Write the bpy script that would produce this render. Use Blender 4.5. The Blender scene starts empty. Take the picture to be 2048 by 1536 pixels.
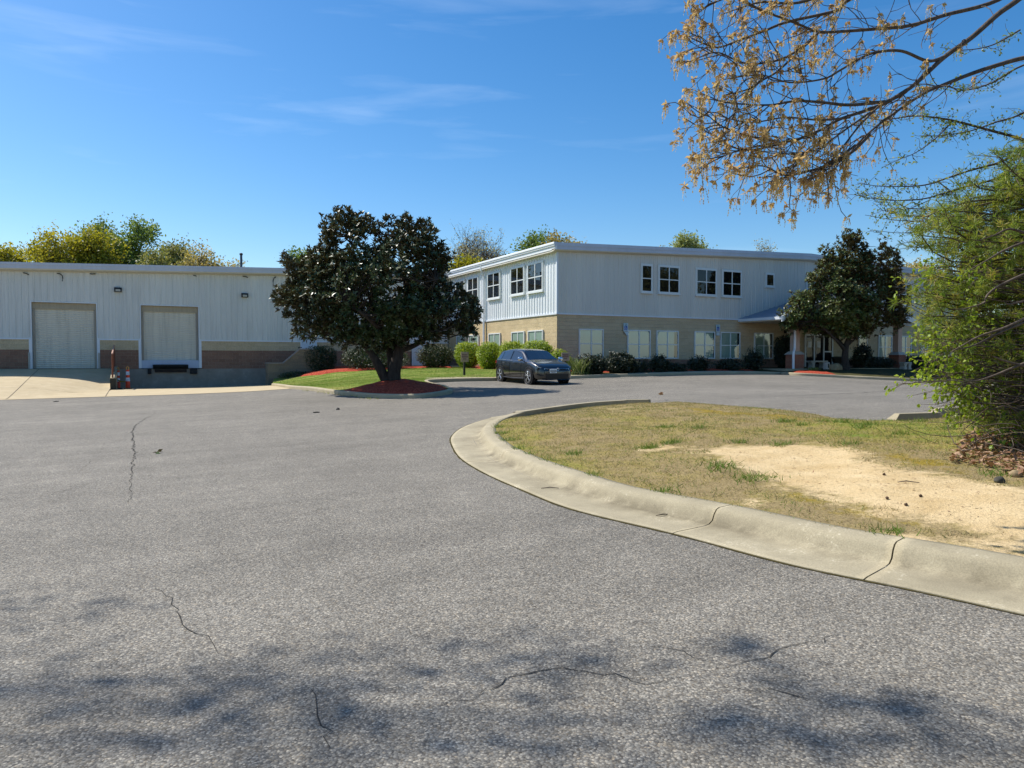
import bpy, math, random
import numpy as np
from mathutils import Vector, Matrix, noise
from mathutils.geometry import delaunay_2d_cdt

random.seed(7)
scene = bpy.context.scene
COL = scene.collection

# ------------------------------------------------------------------ camera model (metres; +x along the office front, +y away)
FPX = 1473.0
EYE = np.array([0.0, 0.0, 1.6])
FW = np.array([math.cos(math.radians(62.7)), math.sin(math.radians(62.7)), 0.0])
RT = np.array([FW[1], -FW[0], 0.0])
UP = np.array([0.0, 0.0, 1.0])
PITCH = math.atan(50.0 / FPX)
CF = FW * math.cos(PITCH) - UP * math.sin(PITCH)
CU = FW * math.sin(PITCH) + UP * math.cos(PITCH)


def ray(x, y):
    return RT * ((x - 1024.0) / FPX) + CU * (-(y - 768.0) / FPX) + CF


def PV(x, y, v):                     # point on a wall y = v
    d = ray(x, y)
    p = EYE + d * (v / d[1])
    return p[0], p[2]


def PU(x, y, u):                     # point on a wall x = u
    d = ray(x, y)
    p = EYE + d * (u / d[0])
    return p[1], p[2]


def PZ(x, y, Z):                     # point at a distance Z in front of the lens
    d = ray(x, y)
    return EYE + d * (Z / float(d @ FW))


def tps_fit(pts, lam=0.02):
    P = np.array(pts, float)
    n = len(P)
    X = P[:, :2] / 10.0
    r = np.linalg.norm(X[:, None] - X[None], axis=2)
    K = np.where(r > 0, r * r * np.log(np.maximum(r, 1e-9)), 0) + lam * np.eye(n)
    Q = np.hstack([np.ones((n, 1)), X])
    A = np.block([[K, Q], [Q.T, np.zeros((3, 3))]])
    w = np.linalg.solve(A, np.concatenate([P[:, 2], np.zeros(3)]))
    return X, w


def tps_eval(fit, u, v):
    X, w = fit
    u = np.atleast_1d(np.asarray(u, float)) / 10.0
    v = np.atleast_1d(np.asarray(v, float)) / 10.0
    r2 = (u[:, None] - X[None, :, 0]) ** 2 + (v[:, None] - X[None, :, 1]) ** 2
    K = 0.5 * r2 * np.log(np.maximum(r2, 1e-12))
    n = len(X)
    return K @ w[:n] + w[n] + w[n + 1] * u + w[n + 2] * v


GROUND = tps_fit([
    (0, 0, 0), (-4.7, 36, -.06), (4.9, 36, .09), (2.8, 48.5, -.16), (-12, 36, -.15), (14.7, 26.7, .534), (14.7, 29.36, .587),
    (13.8, 30, .61), (11.1, 30, .567), (21.1, 30, .70), (32.9, 30, .706), (32.2, 28, .69), (34, 27, .58), (34.7, 26, .53), (36.6, 25, .435),
    (12.7, 9, .45), (12.9, 16.8, .47), (5, 10, .17), (0, 20, 0), (-20, 20, -.35), (-20, 0, -.35), (20, 0, .42), (0, -20, 0), (8.4, 25, .3),
    (20, 20, .6), (30, 10, .35), (60, 50, .6), (-30, 60, -.3), (20, -20, .25), (-20, -20, -.35), (45, 25, .35), (55, 15, .2), (4, 4, .12), (-.5, 43.5, 0.0), (3.5, 42.5, .02),
    (-20, 45, -.2), (30, 45, .8)], 0.004)


def tz(u, v):
    u = np.atleast_1d(np.asarray(u, float))
    v = np.atleast_1d(np.asarray(v, float))
    z = tps_eval(GROUND, u, v)
    d = np.hypot(u - 10, v - 15)
    t = np.clip((d - 40) / 30, 0, 1)
    t = t * t * (3 - 2 * t)
    return z * (1 - t) + 0.3 * t


def tz1(u, v):
    return float(tz(u, v)[0])


def hitf(x, y, fn, dz=0.0, tmax=140.0):
    d = ray(x, y)
    t = np.concatenate([np.linspace(1.0, 30, 500), np.linspace(30.1, tmax, 500)])
    P = EYE[None] + d[None] * t[:, None]
    f = P[:, 2] - fn(P[:, 0], P[:, 1]) - dz
    i = np.argmax(f < 0)
    if f[i] >= 0:
        i = len(t) - 1
    a, b = t[max(i - 1, 0)], t[i]
    for _ in range(25):
        m = (a + b) / 2
        p = EYE + d * m
        if p[2] - float(fn(p[0], p[1])[0]) - dz < 0:
            b = m
        else:
            a = m
    return EYE + d * b


def G(x, y, dz=0.0):
    return hitf(x, y, tz, dz)


def proj(P):
    P = np.atleast_2d(P) - EYE
    z = P @ CF
    return np.stack([1024 + FPX * (P @ RT) / z, 768 - FPX * (P @ CU) / z, z], 1)


def smooth_path(P, n=8):             # Catmull-Rom
    P = [np.array(p, float) for p in P]
    P = [2 * P[0] - P[1]] + P + [2 * P[-1] - P[-2]]
    out = []
    for i in range(1, len(P) - 2):
        a, b, c, d = P[i - 1], P[i], P[i + 1], P[i + 2]
        for k in range(n):
            t = k / n
            out.append(.5 * ((2 * b) + (c - a) * t + (2 * a - 5 * b + 4 * c - d) * t * t + (3 * b - a - 3 * c + d) * t ** 3))
    out.append(P[-2])
    return np.array(out)


def in_poly(P, poly):
    P = np.asarray(P)
    x, y = P[:, 0], P[:, 1]
    poly = np.asarray(poly)
    inside = np.zeros(len(P), bool)
    n = len(poly)
    for i in range(n):
        x0, y0 = poly[i][:2]
        x1, y1 = poly[(i + 1) % n][:2]
        c = ((y0 > y) != (y1 > y))
        with np.errstate(divide='ignore', invalid='ignore'):
            xx = (x1 - x0) * (y - y0) / ((y1 - y0) if y1 != y0 else 1e-12) + x0
        inside ^= c & (x < xx)
    return inside


def dist_path(P, path, closed=False):
    P = np.asarray(P)[:, :2]
    path = np.asarray(path)[:, :2]
    best = np.full(len(P), 1e9)
    m = len(path)
    for i in range(m if closed else m - 1):
        a = path[i]
        b = path[(i + 1) % m]
        ab = b - a
        t = np.clip(((P - a) @ ab) / max(ab @ ab, 1e-12), 0, 1)
        best = np.minimum(best, np.linalg.norm(P - a - t[:, None] * ab, axis=1))
    return best


# ------------------------------------------------------------------ objects
WL = {}                              # world offset of each object's origin


def tag(o, label=None, cat=None, group=None, kind=None):
    if label:
        o['label'] = label
    if cat:
        o['category'] = cat
    if group:
        o['group'] = group
    if kind:
        o['kind'] = kind
    return o


def link(name, me, parent=None, loc=(0, 0, 0)):
    o = bpy.data.objects.new(name, me)
    COL.objects.link(o)
    if parent is not None:
        o.parent = parent
        o.location = (0, 0, 0)
        WL[o.name] = WL[parent.name]
    else:
        o.location = loc
        WL[o.name] = np.array(loc, float)
    return o


def thing(name, label, cat, loc, group=None, rot=None):
    o = link(name, None, None, tuple(float(a) for a in loc))
    o.empty_display_size = .3
    if rot:
        o.rotation_euler = rot
    return tag(o, label, cat, group)


def mesh_np(name, V, F, mat=None, smooth=False, attrs=None):
    """V (n,3); F (m,k) array or list of such arrays"""
    V = np.ascontiguousarray(V, dtype=np.float32)
    Fs = F if isinstance(F, list) else [F]
    Fs = [np.asarray(f, dtype=np.int32) for f in Fs if len(f)]
    me = bpy.data.meshes.new(name)
    me.vertices.add(len(V))
    me.vertices.foreach_set('co', V.ravel())
    loops = np.concatenate([f.ravel() for f in Fs])
    tot = np.concatenate([np.full(len(f), f.shape[1], np.int32) for f in Fs])
    start = np.concatenate([[0], np.cumsum(tot)[:-1]]).astype(np.int32)
    me.loops.add(len(loops))
    me.loops.foreach_set('vertex_index', loops)
    me.polygons.add(len(tot))
    me.polygons.foreach_set('loop_start', start)
    me.polygons.foreach_set('loop_total', tot)
    if smooth:
        me.polygons.foreach_set('use_smooth', np.ones(len(tot), bool))
    me.update(calc_edges=True)
    for k, a in (attrs or {}).items():
        at = me.attributes.new(k, 'FLOAT', 'POINT')
        at.data.foreach_set('value', np.ascontiguousarray(a, dtype=np.float32))
    if mat:
        me.materials.append(mat)
    return me


class MB:
    """collects shapes that become ONE mesh object"""

    def __init__(s):
        s.V = []
        s.F = []

    def add(s, V, F):
        k = len(s.V)
        s.V += [tuple(map(float, v)) for v in V]
        s.F += [tuple(i + k for i in f) for f in F]
        return s

    def box(s, a, b):
        x0, y0, z0 = np.minimum(a, b)
        x1, y1, z1 = np.maximum(a, b)
        return s.add([(x0, y0, z0), (x1, y0, z0), (x1, y1, z0), (x0, y1, z0), (x0, y0, z1), (x1, y0, z1), (x1, y1, z1), (x0, y1, z1)],
                     [(0, 3, 2, 1), (4, 5, 6, 7), (0, 1, 5, 4), (1, 2, 6, 5), (2, 3, 7, 6), (3, 0, 4, 7)])

    def hexa(s, bot, top):           # 4 bottom + 4 top points (counter-clockwise)
        return s.add(list(bot) + list(top), [(0, 3, 2, 1), (4, 5, 6, 7), (0, 1, 5, 4), (1, 2, 6, 5), (2, 3, 7, 6), (3, 0, 4, 7)])

    def prism(s, poly, ext):         # planar polygon extruded along a vector
        n = len(poly)
        P = [np.array(p, float) for p in poly]
        e = np.array(ext, float)
        return s.add(P + [p + e for p in P], [tuple(range(n - 1, -1, -1)), tuple(range(n, 2 * n))] +
                     [(i, (i + 1) % n, n + (i + 1) % n, n + i) for i in range(n)])

    def tube(s, pts, r, n=8, cap=True):
        P = np.array(pts, float)
        R = np.broadcast_to(np.array(r, float), (len(P),))
        T = np.gradient(P, axis=0)
        T /= np.maximum(np.linalg.norm(T, axis=1, keepdims=True), 1e-9)
        V = []
        ref = np.array([0, 0, 1.0]) if abs(T[0][2]) < .9 else np.array([1.0, 0, 0])
        for p, t, q in zip(P, T, R):
            a = np.cross(t, ref)
            if np.linalg.norm(a) < 1e-3:
                a = np.cross(t, [0, 1.0, 0])
            a /= np.linalg.norm(a)
            b = np.cross(t, a)
            for k in range(n):
                an = 2 * math.pi * k / n
                V.append(p + q * (a * math.cos(an) + b * math.sin(an)))
        F = []
        for i in range(len(P) - 1):
            for k in range(n):
                F.append((i * n + k, i * n + (k + 1) % n, (i + 1) * n + (k + 1) % n, (i + 1) * n + k))
        if cap:
            F.append(tuple(range(n - 1, -1, -1)))
            F.append(tuple(range((len(P) - 1) * n, len(P) * n)))
        return s.add(V, F)

    def lathe(s, c, prof, n=16, axis=2):   # prof: (radius, height)
        V = []
        for r, h in prof:
            for k in range(n):
                an = 2 * math.pi * k / n
                q = [r * math.cos(an), r * math.sin(an), h]
                if axis == 1:
                    q = [q[0], q[2], q[1]]
                if axis == 0:
                    q = [q[2], q[0], q[1]]
                V.append(np.array(c, float) + q)
        F = [(i * n + k, i * n + (k + 1) % n, (i + 1) * n + (k + 1) % n, (i + 1) * n + k) for i in range(len(prof) - 1) for k in range(n)]
        F += [tuple(range(n)), tuple(range((len(prof) - 1) * n, len(prof) * n))]
        return s.add(V, F)

    def build(s, name, mat, parent=None, local=False, smooth=False, bevel=0, loc=None, seg=2):
        me = bpy.data.meshes.new(name)
        off = np.zeros(3)
        if parent is not None and not local:
            off = WL[parent.name]
        elif loc is not None and not local:
            off = np.array(loc, float)
        V = [tuple(np.array(v) - off) for v in s.V]
        me.from_pydata(V, [], s.F)
        me.materials.append(mat)
        if smooth:
            me.polygons.foreach_set('use_smooth', [True] * len(me.polygons))
        me.update()
        o = link(name, me, parent, loc if loc is not None else (0, 0, 0))
        if bevel:
            m = o.modifiers.new('bevel', 'BEVEL')
            m.width = bevel
            m.segments = seg
            m.limit_method = 'ANGLE'
        return o


def put(name, me, parent=None):
    """link a mesh given in world coordinates"""
    if parent is not None:
        off = WL[parent.name]
        me.transform(Matrix.Translation(-Vector(off)))
    return link(name, me, parent)


def struct(name, mb, mat, **k):
    return tag(mb.build(name, mat, **k), kind='structure')


# ------------------------------------------------------------------ materials
def S(h):
    h = h.lstrip('#')
    c = [int(h[i:i + 2], 16) / 255 for i in (0, 2, 4)]
    return tuple((x / 12.92 if x <= .04045 else ((x + .055) / 1.055) ** 2.4) for x in c)


class Mat:
    def __init__(s, name, rough=.6, spec=.4, metal=0.0):
        s.m = bpy.data.materials.new(name)
        s.m.use_nodes = True
        s.t = s.m.node_tree
        s.b = s.t.nodes['Principled BSDF']
        s.out = s.t.nodes['Material Output']
        s.b.inputs['Roughness'].default_value = rough
        s.b.inputs['Specular IOR Level'].default_value = spec
        s.b.inputs['Metallic'].default_value = metal
        s._c = None

    def n(s, kind, **kw):
        nd = s.t.nodes.new(kind)
        for k, v in kw.items():
            if k in nd.inputs:
                if isinstance(v, bpy.types.NodeSocket):
                    s.t.links.new(v, nd.inputs[k])
                else:
                    nd.inputs[k].default_value = v
            else:
                setattr(nd, k, v)
        return nd

    def lk(s, a, b):
        s.t.links.new(a, b)

    def co(s, scale=(1, 1, 1), kind='Object', rot=(0, 0, 0)):
        if s._c is None:
            s._c = s.n('ShaderNodeTexCoord')
        m = s.n('ShaderNodeMapping')
        m.inputs['Scale'].default_value = scale
        m.inputs['Rotation'].default_value = rot
        s.lk(s._c.outputs[kind], m.inputs['Vector'])
        return m.outputs['Vector']

    def noise(s, scale, detail=3, vec=None, rough=.55, dist=0):
        nd = s.n('ShaderNodeTexNoise')
        nd.inputs['Scale'].default_value = scale
        nd.inputs['Detail'].default_value = detail
        nd.inputs['Roughness'].default_value = rough
        nd.inputs['Distortion'].default_value = dist
        s.lk(vec if vec is not None else s.co(), nd.inputs['Vector'])
        return nd.outputs['Fac']

    def vor(s, scale, vec=None, out='Color', feature='F1'):
        nd = s.n('ShaderNodeTexVoronoi')
        nd.feature = feature
        nd.inputs['Scale'].default_value = scale
        s.lk(vec if vec is not None else s.co(), nd.inputs['Vector'])
        return nd.outputs[out]

    def ramp(s, fac, stops, interp='LINEAR'):
        nd = s.n('ShaderNodeValToRGB')
        cr = nd.color_ramp
        cr.interpolation = interp
        while len(cr.elements) < len(stops):
            cr.elements.new(.5)
        for e, (p, c) in zip(cr.elements, stops):
            e.position = p
            e.color = (c, c, c, 1) if isinstance(c, (int, float)) else (*c, 1)
        s.lk(fac, nd.inputs['Fac'])
        return nd.outputs['Color']

    def mix(s, fac, a, b, mode='MIX'):
        nd = s.n('ShaderNodeMix')
        nd.data_type = 'RGBA'
        nd.blend_type = mode
        for k, v in ((0, fac), (6, a), (7, b)):
            sock = nd.inputs[k]
            if isinstance(v, bpy.types.NodeSocket):
                s.lk(v, sock)
            elif isinstance(v, (int, float)):
                sock.default_value = v if k == 0 else (v, v, v, 1)
            else:
                sock.default_value = (*v, 1)
        return nd.outputs[2]

    def math(s, op, a, b=0.0, c=0.0):
        nd = s.n('ShaderNodeMath')
        nd.operation = op
        for i, v in enumerate((a, b, c)):
            if isinstance(v, bpy.types.NodeSocket):
                s.lk(v, nd.inputs[i])
            else:
                nd.inputs[i].default_value = v
        return nd.outputs[0]

    def attr(s, name):
        nd = s.n('ShaderNodeAttribute')
        nd.attribute_name = name
        return nd.outputs['Fac']

    def col(s, c):
        if isinstance(c, bpy.types.NodeSocket):
            s.lk(c, s.b.inputs['Base Color'])
        else:
            s.b.inputs['Base Color'].default_value = (*c, 1)
        return s

    def bump(s, h, strength=.3, dist=.01):
        nd = s.n('ShaderNodeBump')
        nd.inputs['Strength'].default_value = strength
        nd.inputs['Distance'].default_value = dist
        s.lk(h, nd.inputs['Height'])
        s.lk(nd.outputs['Normal'], s.b.inputs['Normal'])
        return s


def plain(name, c, rough=.5, spec=.4, metal=0.0, var=.12, scale=6.0, bump=0.0):
    m = Mat(name, rough, spec, metal)
    n = m.noise(scale, 4)
    f = m.ramp(n, [(.3, 1 - var), (.7, 1 + var * .3)])
    m.col(m.mix(1.0, c, f, 'MULTIPLY'))
    if bump:
        m.bump(m.noise(scale * 6, 4), bump, .004)
    return m.m


MT = {}


def asphalt():
    m = Mat('asphalt', .85, .25)
    c = m.co()
    v1 = m.vor(95, c, 'Color')
    sep = m.n('ShaderNodeSeparateColor')
    m.lk(v1, sep.inputs[0])
    stone = m.ramp(sep.outputs[0], [(0, S('#625e58')), (.3, S('#7a756b')), (.6, S('#8d877b')), (.87, S('#9f988a')), (1, S('#bdb3a0'))])
    tint = m.ramp(sep.outputs[1], [(0, S('#c9b8a0')), (.35, (.9, .9, .9)), (1, (.86, .9, .96))])
    stone = m.mix(.55, stone, m.mix(1, stone, tint, 'MULTIPLY'))
    d = m.vor(95, c, 'Distance')
    gap = m.ramp(d, [(.40, 1.0), (.78, .60)])
    colr = m.mix(1, stone, gap, 'MULTIPLY')
    big = m.ramp(m.noise(.30, 6, c, .68), [(.28, .78), (.72, 1.12)])
    colr = m.mix(1, colr, big, 'MULTIPLY')
    med = m.ramp(m.noise(2.3, 5, c, .7), [(.3, .86), (.7, 1.08)])
    colr = m.mix(1, colr, med, 'MULTIPLY')
    streak = m.ramp(m.noise(.9, 4, m.co((.12, 1.6, 1), rot=(0, 0, .05)), .6), [(.35, .86), (.6, 1.05)])
    colr = m.mix(.6, colr, m.mix(1, colr, streak, 'MULTIPLY'))
    stain = m.ramp(m.noise(.7, 5, c, .6, 1.2), [(.60, 1.0), (.78, .74)])
    colr = m.mix(1, colr, stain, 'MULTIPLY')
    m.col(colr)
    m.bump(m.math('MULTIPLY', d, -1.0), .45, .005)
    return m.m


def concrete(name, c1, c2, speck=.15, rough=.85, grime=False):
    m = Mat(name, rough, .25)
    c = m.co()
    n1 = m.ramp(m.noise(1.3, 6, c, .65), [(.25, 0.0), (.75, 1.0)])
    col = m.mix(n1, c1, c2)
    f = m.ramp(m.noise(90, 3, c, .7), [(.3, 1 - speck), (.7, 1 + speck)])
    col = m.mix(1, col, f, 'MULTIPLY')
    st = m.ramp(m.noise(4, 5, c, .7, .6), [(.55, 1.0), (.8, .74)])
    col = m.mix(1, col, st, 'MULTIPLY')
    vr = m.n('ShaderNodeSeparateColor')
    m.lk(m.vor(70, c, 'Color'), vr.inputs[0])
    peb = m.math('MULTIPLY', m.ramp(vr.outputs[0], [(.84, 0.0), (.88, 1.0)]), m.ramp(m.noise(2.6, 4, c, .7), [(.54, 0.0), (.70, .55)]))
    col = m.mix(peb, col, S('#ddd2b8'))
    if grime:                        # dirt washed along the gutter line
        g = m.math('MULTIPLY', m.attr('grime'), m.ramp(m.noise(2.2, 5, c, .7), [(.38, 0.0), (.62, 1.0)]))
        col = m.mix(g, col, m.mix(1, col, (.50, .49, .47), 'MULTIPLY'))
    m.col(col)
    m.bump(m.noise(70, 4, c), .35, .004)
    return m.m


def block(name, c1, c2, mortar, axis, rock=.6, bw=.4, bh=.2):
    """split-face concrete block laid on a wall facing along -y (axis 0) or -x (axis 1)"""
    m = Mat(name, .9, .2)
    tc = m.n('ShaderNodeTexCoord')
    sp = m.n('ShaderNodeSeparateXYZ')
    m.lk(tc.outputs['Object'], sp.inputs[0])
    cb = m.n('ShaderNodeCombineXYZ')
    m.lk(sp.outputs[axis], cb.inputs[0])
    m.lk(sp.outputs[2], cb.inputs[1])
    br = m.n('ShaderNodeTexBrick')
    m.lk(cb.outputs[0], br.inputs['Vector'])
    br.inputs['Scale'].default_value = 1.0
    br.inputs['Brick Width'].default_value = bw
    br.inputs['Row Height'].default_value = bh
    br.inputs['Mortar Size'].default_value = .008
    br.inputs['Mortar Smooth'].default_value = .3
    br.inputs['Color1'].default_value = (*c1, 1)
    br.inputs['Color2'].default_value = (*c2, 1)
    br.inputs['Mortar'].default_value = (*mortar, 1)
    nz = m.noise(22, 6, tc.outputs['Object'], .7)
    f = m.ramp(nz, [(.3, .72), (.7, 1.12)])
    g = m.ramp(m.noise(1.1, 3, tc.outputs['Object']), [(.3, .9), (.7, 1.05)])
    col = m.mix(1, m.mix(1, br.outputs['Color'], f, 'MULTIPLY'), g, 'MULTIPLY')
    m.col(col)
    h = m.math('SUBTRACT', m.math('MULTIPLY', nz, rock), br.outputs['Fac'])
    m.bump(h, .8, .03)
    return m.m


def painted_metal(name, c, stain=.25, rough=.45, spec=.4):
    m = Mat(name, rough, spec)
    c3 = m.co()
    run = m.ramp(m.noise(3.0, 5, m.co((3.0, 3.0, .16)), .65), [(.48, 1.0), (.8, 1 - stain)])
    pan = m.ramp(m.noise(1.2, 2, m.co((1, 1, .05))), [(.3, .92), (.7, 1.03)])
    dirt = m.ramp(m.noise(14, 5, c3, .7), [(.3, .95), (.7, 1.02)])
    col = m.mix(1, m.mix(1, m.mix(1, c, run, 'MULTIPLY'), pan, 'MULTIPLY'), dirt, 'MULTIPLY')
    m.col(col)
    return m.m


def leaf(name, cols, rough=.45, spec=.4, trans=.3, back=None, tcol=None):
    m = Mat(name, rough, spec)
    r = m.attr('rnd')
    n = len(cols)
    col = m.ramp(r, [(i / max(n - 1, 1), c) for i, c in enumerate(cols)])
    if back:
        g = m.n('ShaderNodeNewGeometry')
        col = m.mix(g.outputs['Backfacing'], col, back)
    m.col(col)
    if trans:
        tr = m.n('ShaderNodeBsdfTranslucent')
        if tcol:
            m.lk(m.mix(.5, col, tcol), tr.inputs['Color'])
        else:
            m.lk(m.mix(1.0, col, (1.35, 1.3, .7), 'MULTIPLY'), tr.inputs['Color'])
        mx = m.n('ShaderNodeMixShader')
        mx.inputs[0].default_value = trans
        m.lk(m.b.outputs[0], mx.inputs[1])
        m.lk(tr.outputs[0], mx.inputs[2])
        m.lk(mx.outputs[0], m.out.inputs['Surface'])
    return m.m


def glass(name, tint, base=.04):
    m = Mat(name)
    tr = m.n('ShaderNodeBsdfTransparent')
    tr.inputs['Color'].default_value = (*tint, 1)
    gl = m.n('ShaderNodeBsdfGlossy')
    gl.inputs['Roughness'].default_value = .01
    gl.inputs['Color'].default_value = (.95, .97, 1, 1)
    lw = m.n('ShaderNodeLayerWeight')
    lw.inputs['Blend'].default_value = .5
    fr = m.math('MULTIPLY_ADD', m.math('POWER', lw.outputs['Facing'], 5.0), .96, .04)
    bp = m.n('ShaderNodeBump')
    bp.inputs['Strength'].default_value = .04
    m.lk(m.noise(1.5, 1), bp.inputs['Height'])
    m.lk(bp.outputs[0], gl.inputs['Normal'])
    f = m.math('ADD', fr, base)
    mx = m.n('ShaderNodeMixShader')
    m.lk(f, mx.inputs[0])
    m.lk(tr.outputs[0], mx.inputs[1])
    m.lk(gl.outputs[0], mx.inputs[2])
    m.lk(mx.outputs[0], m.out.inputs['Surface'])
    return m.m


def bark(name, c1, c2, scale=14):
    m = Mat(name, .9, .2)
    n = m.noise(scale, 5, m.co((1, 1, .25)), .7)
    m.col(m.ramp(n, [(.3, c1), (.7, c2)]))
    m.bump(n, .6, .02)
    return m.m


MT['asphalt'] = asphalt()
MT['apron'] = concrete('apron_concrete', S('#ad9b7a'), S('#bfae8d'), .06)
MT['kerb'] = concrete('kerb_concrete', S('#8f856d'), S('#aca186'), .20, grime=True)
MT['walk'] = concrete('walk_concrete', S('#9f9379'), S('#b0a488'), .10)
MT['dockconc'] = concrete('dock_concrete', S('#847a6e'), S('#a0968a'), .08)
MT['tan0'] = block('tan_block_front', S('#cab491'), S('#d3be9b'), S('#d8c8ab'), 0)
MT['tan1'] = block('tan_block_side', S('#c9b48c'), S('#d2bd95'), S('#cbbb9a'), 1, 1.0)
MT['brown0'] = block('brown_block_front', S('#8f6c59'), S('#9d7864'), S('#a9917c'), 0)
MT['brown1'] = block('brown_block_side', S('#7c5f50'), S('#896a59'), S('#94816f'), 1)
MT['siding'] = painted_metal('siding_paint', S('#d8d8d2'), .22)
MT['sunsiding'] = painted_metal('sunlit_siding_tone', S('#eaecec'), .08)  # lighter copy of the siding, the side wall's sunlight put into its colour
MT['trim'] = painted_metal('trim_paint', S('#dfe4e8'), .1, .4)
MT['fascia'] = painted_metal('fascia_paint', S('#c3c8d4'), .08, .35)
MT['soffit'] = plain('soffit_paint', S('#d2cbb8'), .6, var=.06)
MT['roof'] = plain('roof_metal', S('#8d939c'), .4, .5, .3, var=.1)
MT['porchroof'] = plain('porch_roof_metal', S('#8898ac'), .35, .5, .3, var=.08)
MT['white'] = plain('white_paint', S('#e6e8e8'), .45, var=.05)
MT['frame'] = plain('window_frame_paint', S('#dcdfdc'), .4, var=.05)
MT['dark'] = plain('dark_interior', (.012, .014, .018), .5, var=.1)
MT['blind'] = plain('blind_fabric', S('#b9c2b4'), .8, var=.06)
MT['glass'] = glass('window_glass', (.80, .88, .84), .09)
MT['glassside'] = glass('side_glass', (.35, .36, .38), .06)
MT['glassd'] = glass('upper_glass', (.35, .36, .38), .0)
MT['black'] = plain('black_rubber', (.012, .012, .013), .7, var=.2)
MT['lampcase'] = plain('lamp_case', (.02, .018, .016), .45, var=.1)
MT['lens'] = plain('lamp_lens', S('#b8b09c'), .25, var=.05)
MT['rust'] = plain('rusty_steel', S('#7a4a36'), .75, var=.4, scale=9)
MT['pinksteel'] = plain('faded_rail', S('#b08672'), .6, var=.2)
MT['rolldoor'] = painted_metal('roll_door_paint', S('#dcd6c6'), .3, .5)
MT['orange'] = plain('delineator_orange', S('#e0481f'), .45, var=.12)
MT['reflect'] = plain('reflective_white', S('#dcdcd6'), .35, var=.08)
MT['tape'] = plain('yellow_tape', S('#e8cf2a'), .4, var=.08)
MT['signbrown'] = plain('sign_board', S('#a8927c'), .7, var=.25, scale=12)
MT['signtext'] = plain('sign_lettering', S('#6e4a48'), .7, var=.1)
MT['post'] = plain('dark_post', S('#2c2c22'), .6, var=.2)
MT['blue'] = plain('sign_blue', S('#1d57a5'), .4, var=.05)
MT['signwhite'] = plain('sign_white', S('#c6d6d8'), .4, var=.05)
MT['stone'] = plain('cast_stone', S('#b7b0a2'), .8, var=.15, scale=10, bump=.2)
MT['rock'] = plain('field_rock', S('#a08a68'), .9, var=.35, scale=7, bump=.5)
MT['brickred'] = block('red_brick', S('#9a5844'), S('#a8674f'), S('#b39a88'), 0, .3, .2, .075)
MT['stucco'] = plain('tan_column_paint', S('#c9a995'), .7, var=.05)
MT['paper'] = plain('paper_notice', S('#e4e4e0'), .8, var=.05)


def mulch():
    m = Mat('red_mulch', .95, .15)
    v = m.vor(34, m.co((1, 1, 1)), 'Color')
    sp = m.n('ShaderNodeSeparateColor')
    m.lk(v, sp.inputs[0])
    m.col(m.ramp(sp.outputs[0], [(0, S('#6e2417')), (.5, S('#a8402a')), (1, S('#cf6a50'))]))
    m.bump(m.noise(45, 4), 1.0, .04)
    return m.m


MT['mulch'] = mulch()


def lawn_mat():
    m = Mat('lawn_turf', .95, .1)
    c = m.co()
    n = m.noise(.9, 5, m.co((.5, 1.6, 1)), .65)
    col = m.ramp(n, [(.3, S('#5c7a28')), (.5, S('#7d923e')), (.68, S('#b5ae6c'))])
    f = m.ramp(m.noise(40, 3, c, .8), [(.3, .65), (.7, 1.15)])
    m.col(m.mix(1, col, f, 'MULTIPLY'))
    m.bump(m.noise(60, 3, c), .8, .03)
    return m.m


MT['lawn'] = lawn_mat()


def island_mat():
    m = Mat('island_soil', .95, .1)
    c = m.co()
    sd = m.attr('sand')
    edge = m.math('ADD', sd, m.math('MULTIPLY', m.math('SUBTRACT', m.noise(3.4, 8, c, .82), .5), 1.9))
    sandm = m.ramp(edge, [(.36, 0.0), (.62, 1.0)])
    gr = m.attr('green')
    gn = m.math('ADD', gr, m.math('MULTIPLY', m.math('SUBTRACT', m.noise(1.6, 6, c, .7), .5), 1.3))
    turf = m.ramp(gn, [(.25, S('#94825c')), (.48, S('#95864f')), (.66, S('#8a8640')), (.9, S('#6a7c30'))])
    ms = m.attr('moss')
    mn = m.math('ADD', ms, m.math('MULTIPLY', m.math('SUBTRACT', m.noise(3.2, 6, c, .7), .5), 1.2))
    turf = m.mix(m.ramp(mn, [(.45, 0.0), (.65, .8)]), turf, S('#8f7a26'))
    spk = m.ramp(m.noise(48, 4, c, .85), [(.32, .42), (.5, .95), (.7, 1.35)])
    turf = m.mix(1, turf, spk, 'MULTIPLY')
    litter = m.ramp(m.noise(11, 5, c, .8), [(.30, 1.18), (.5, 1.0), (.70, .52)])
    turf = m.mix(.7, turf, m.mix(1, turf, litter, 'MULTIPLY'))
    sand = m.ramp(m.noise(2.2, 6, c, .65), [(.3, S('#c0a577')), (.7, S('#d9c196'))])
    sand = m.mix(1, sand, m.ramp(m.noise(70, 4, c, .8), [(.3, .78), (.62, 1.06)]), 'MULTIPLY')
    sand = m.mix(1, sand, m.ramp(m.noise(20, 3, c, .8), [(.54, 1.0), (.70, .62)]), 'MULTIPLY')
    m.col(m.mix(sandm, turf, sand))
    m.bump(m.noise(38, 5, c, .7), .7, .03)
    return m.m


MT['island'] = island_mat()
MT['soil'] = plain('forest_floor', S('#5d5638'), .95, .1, var=.4, scale=.6)

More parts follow.
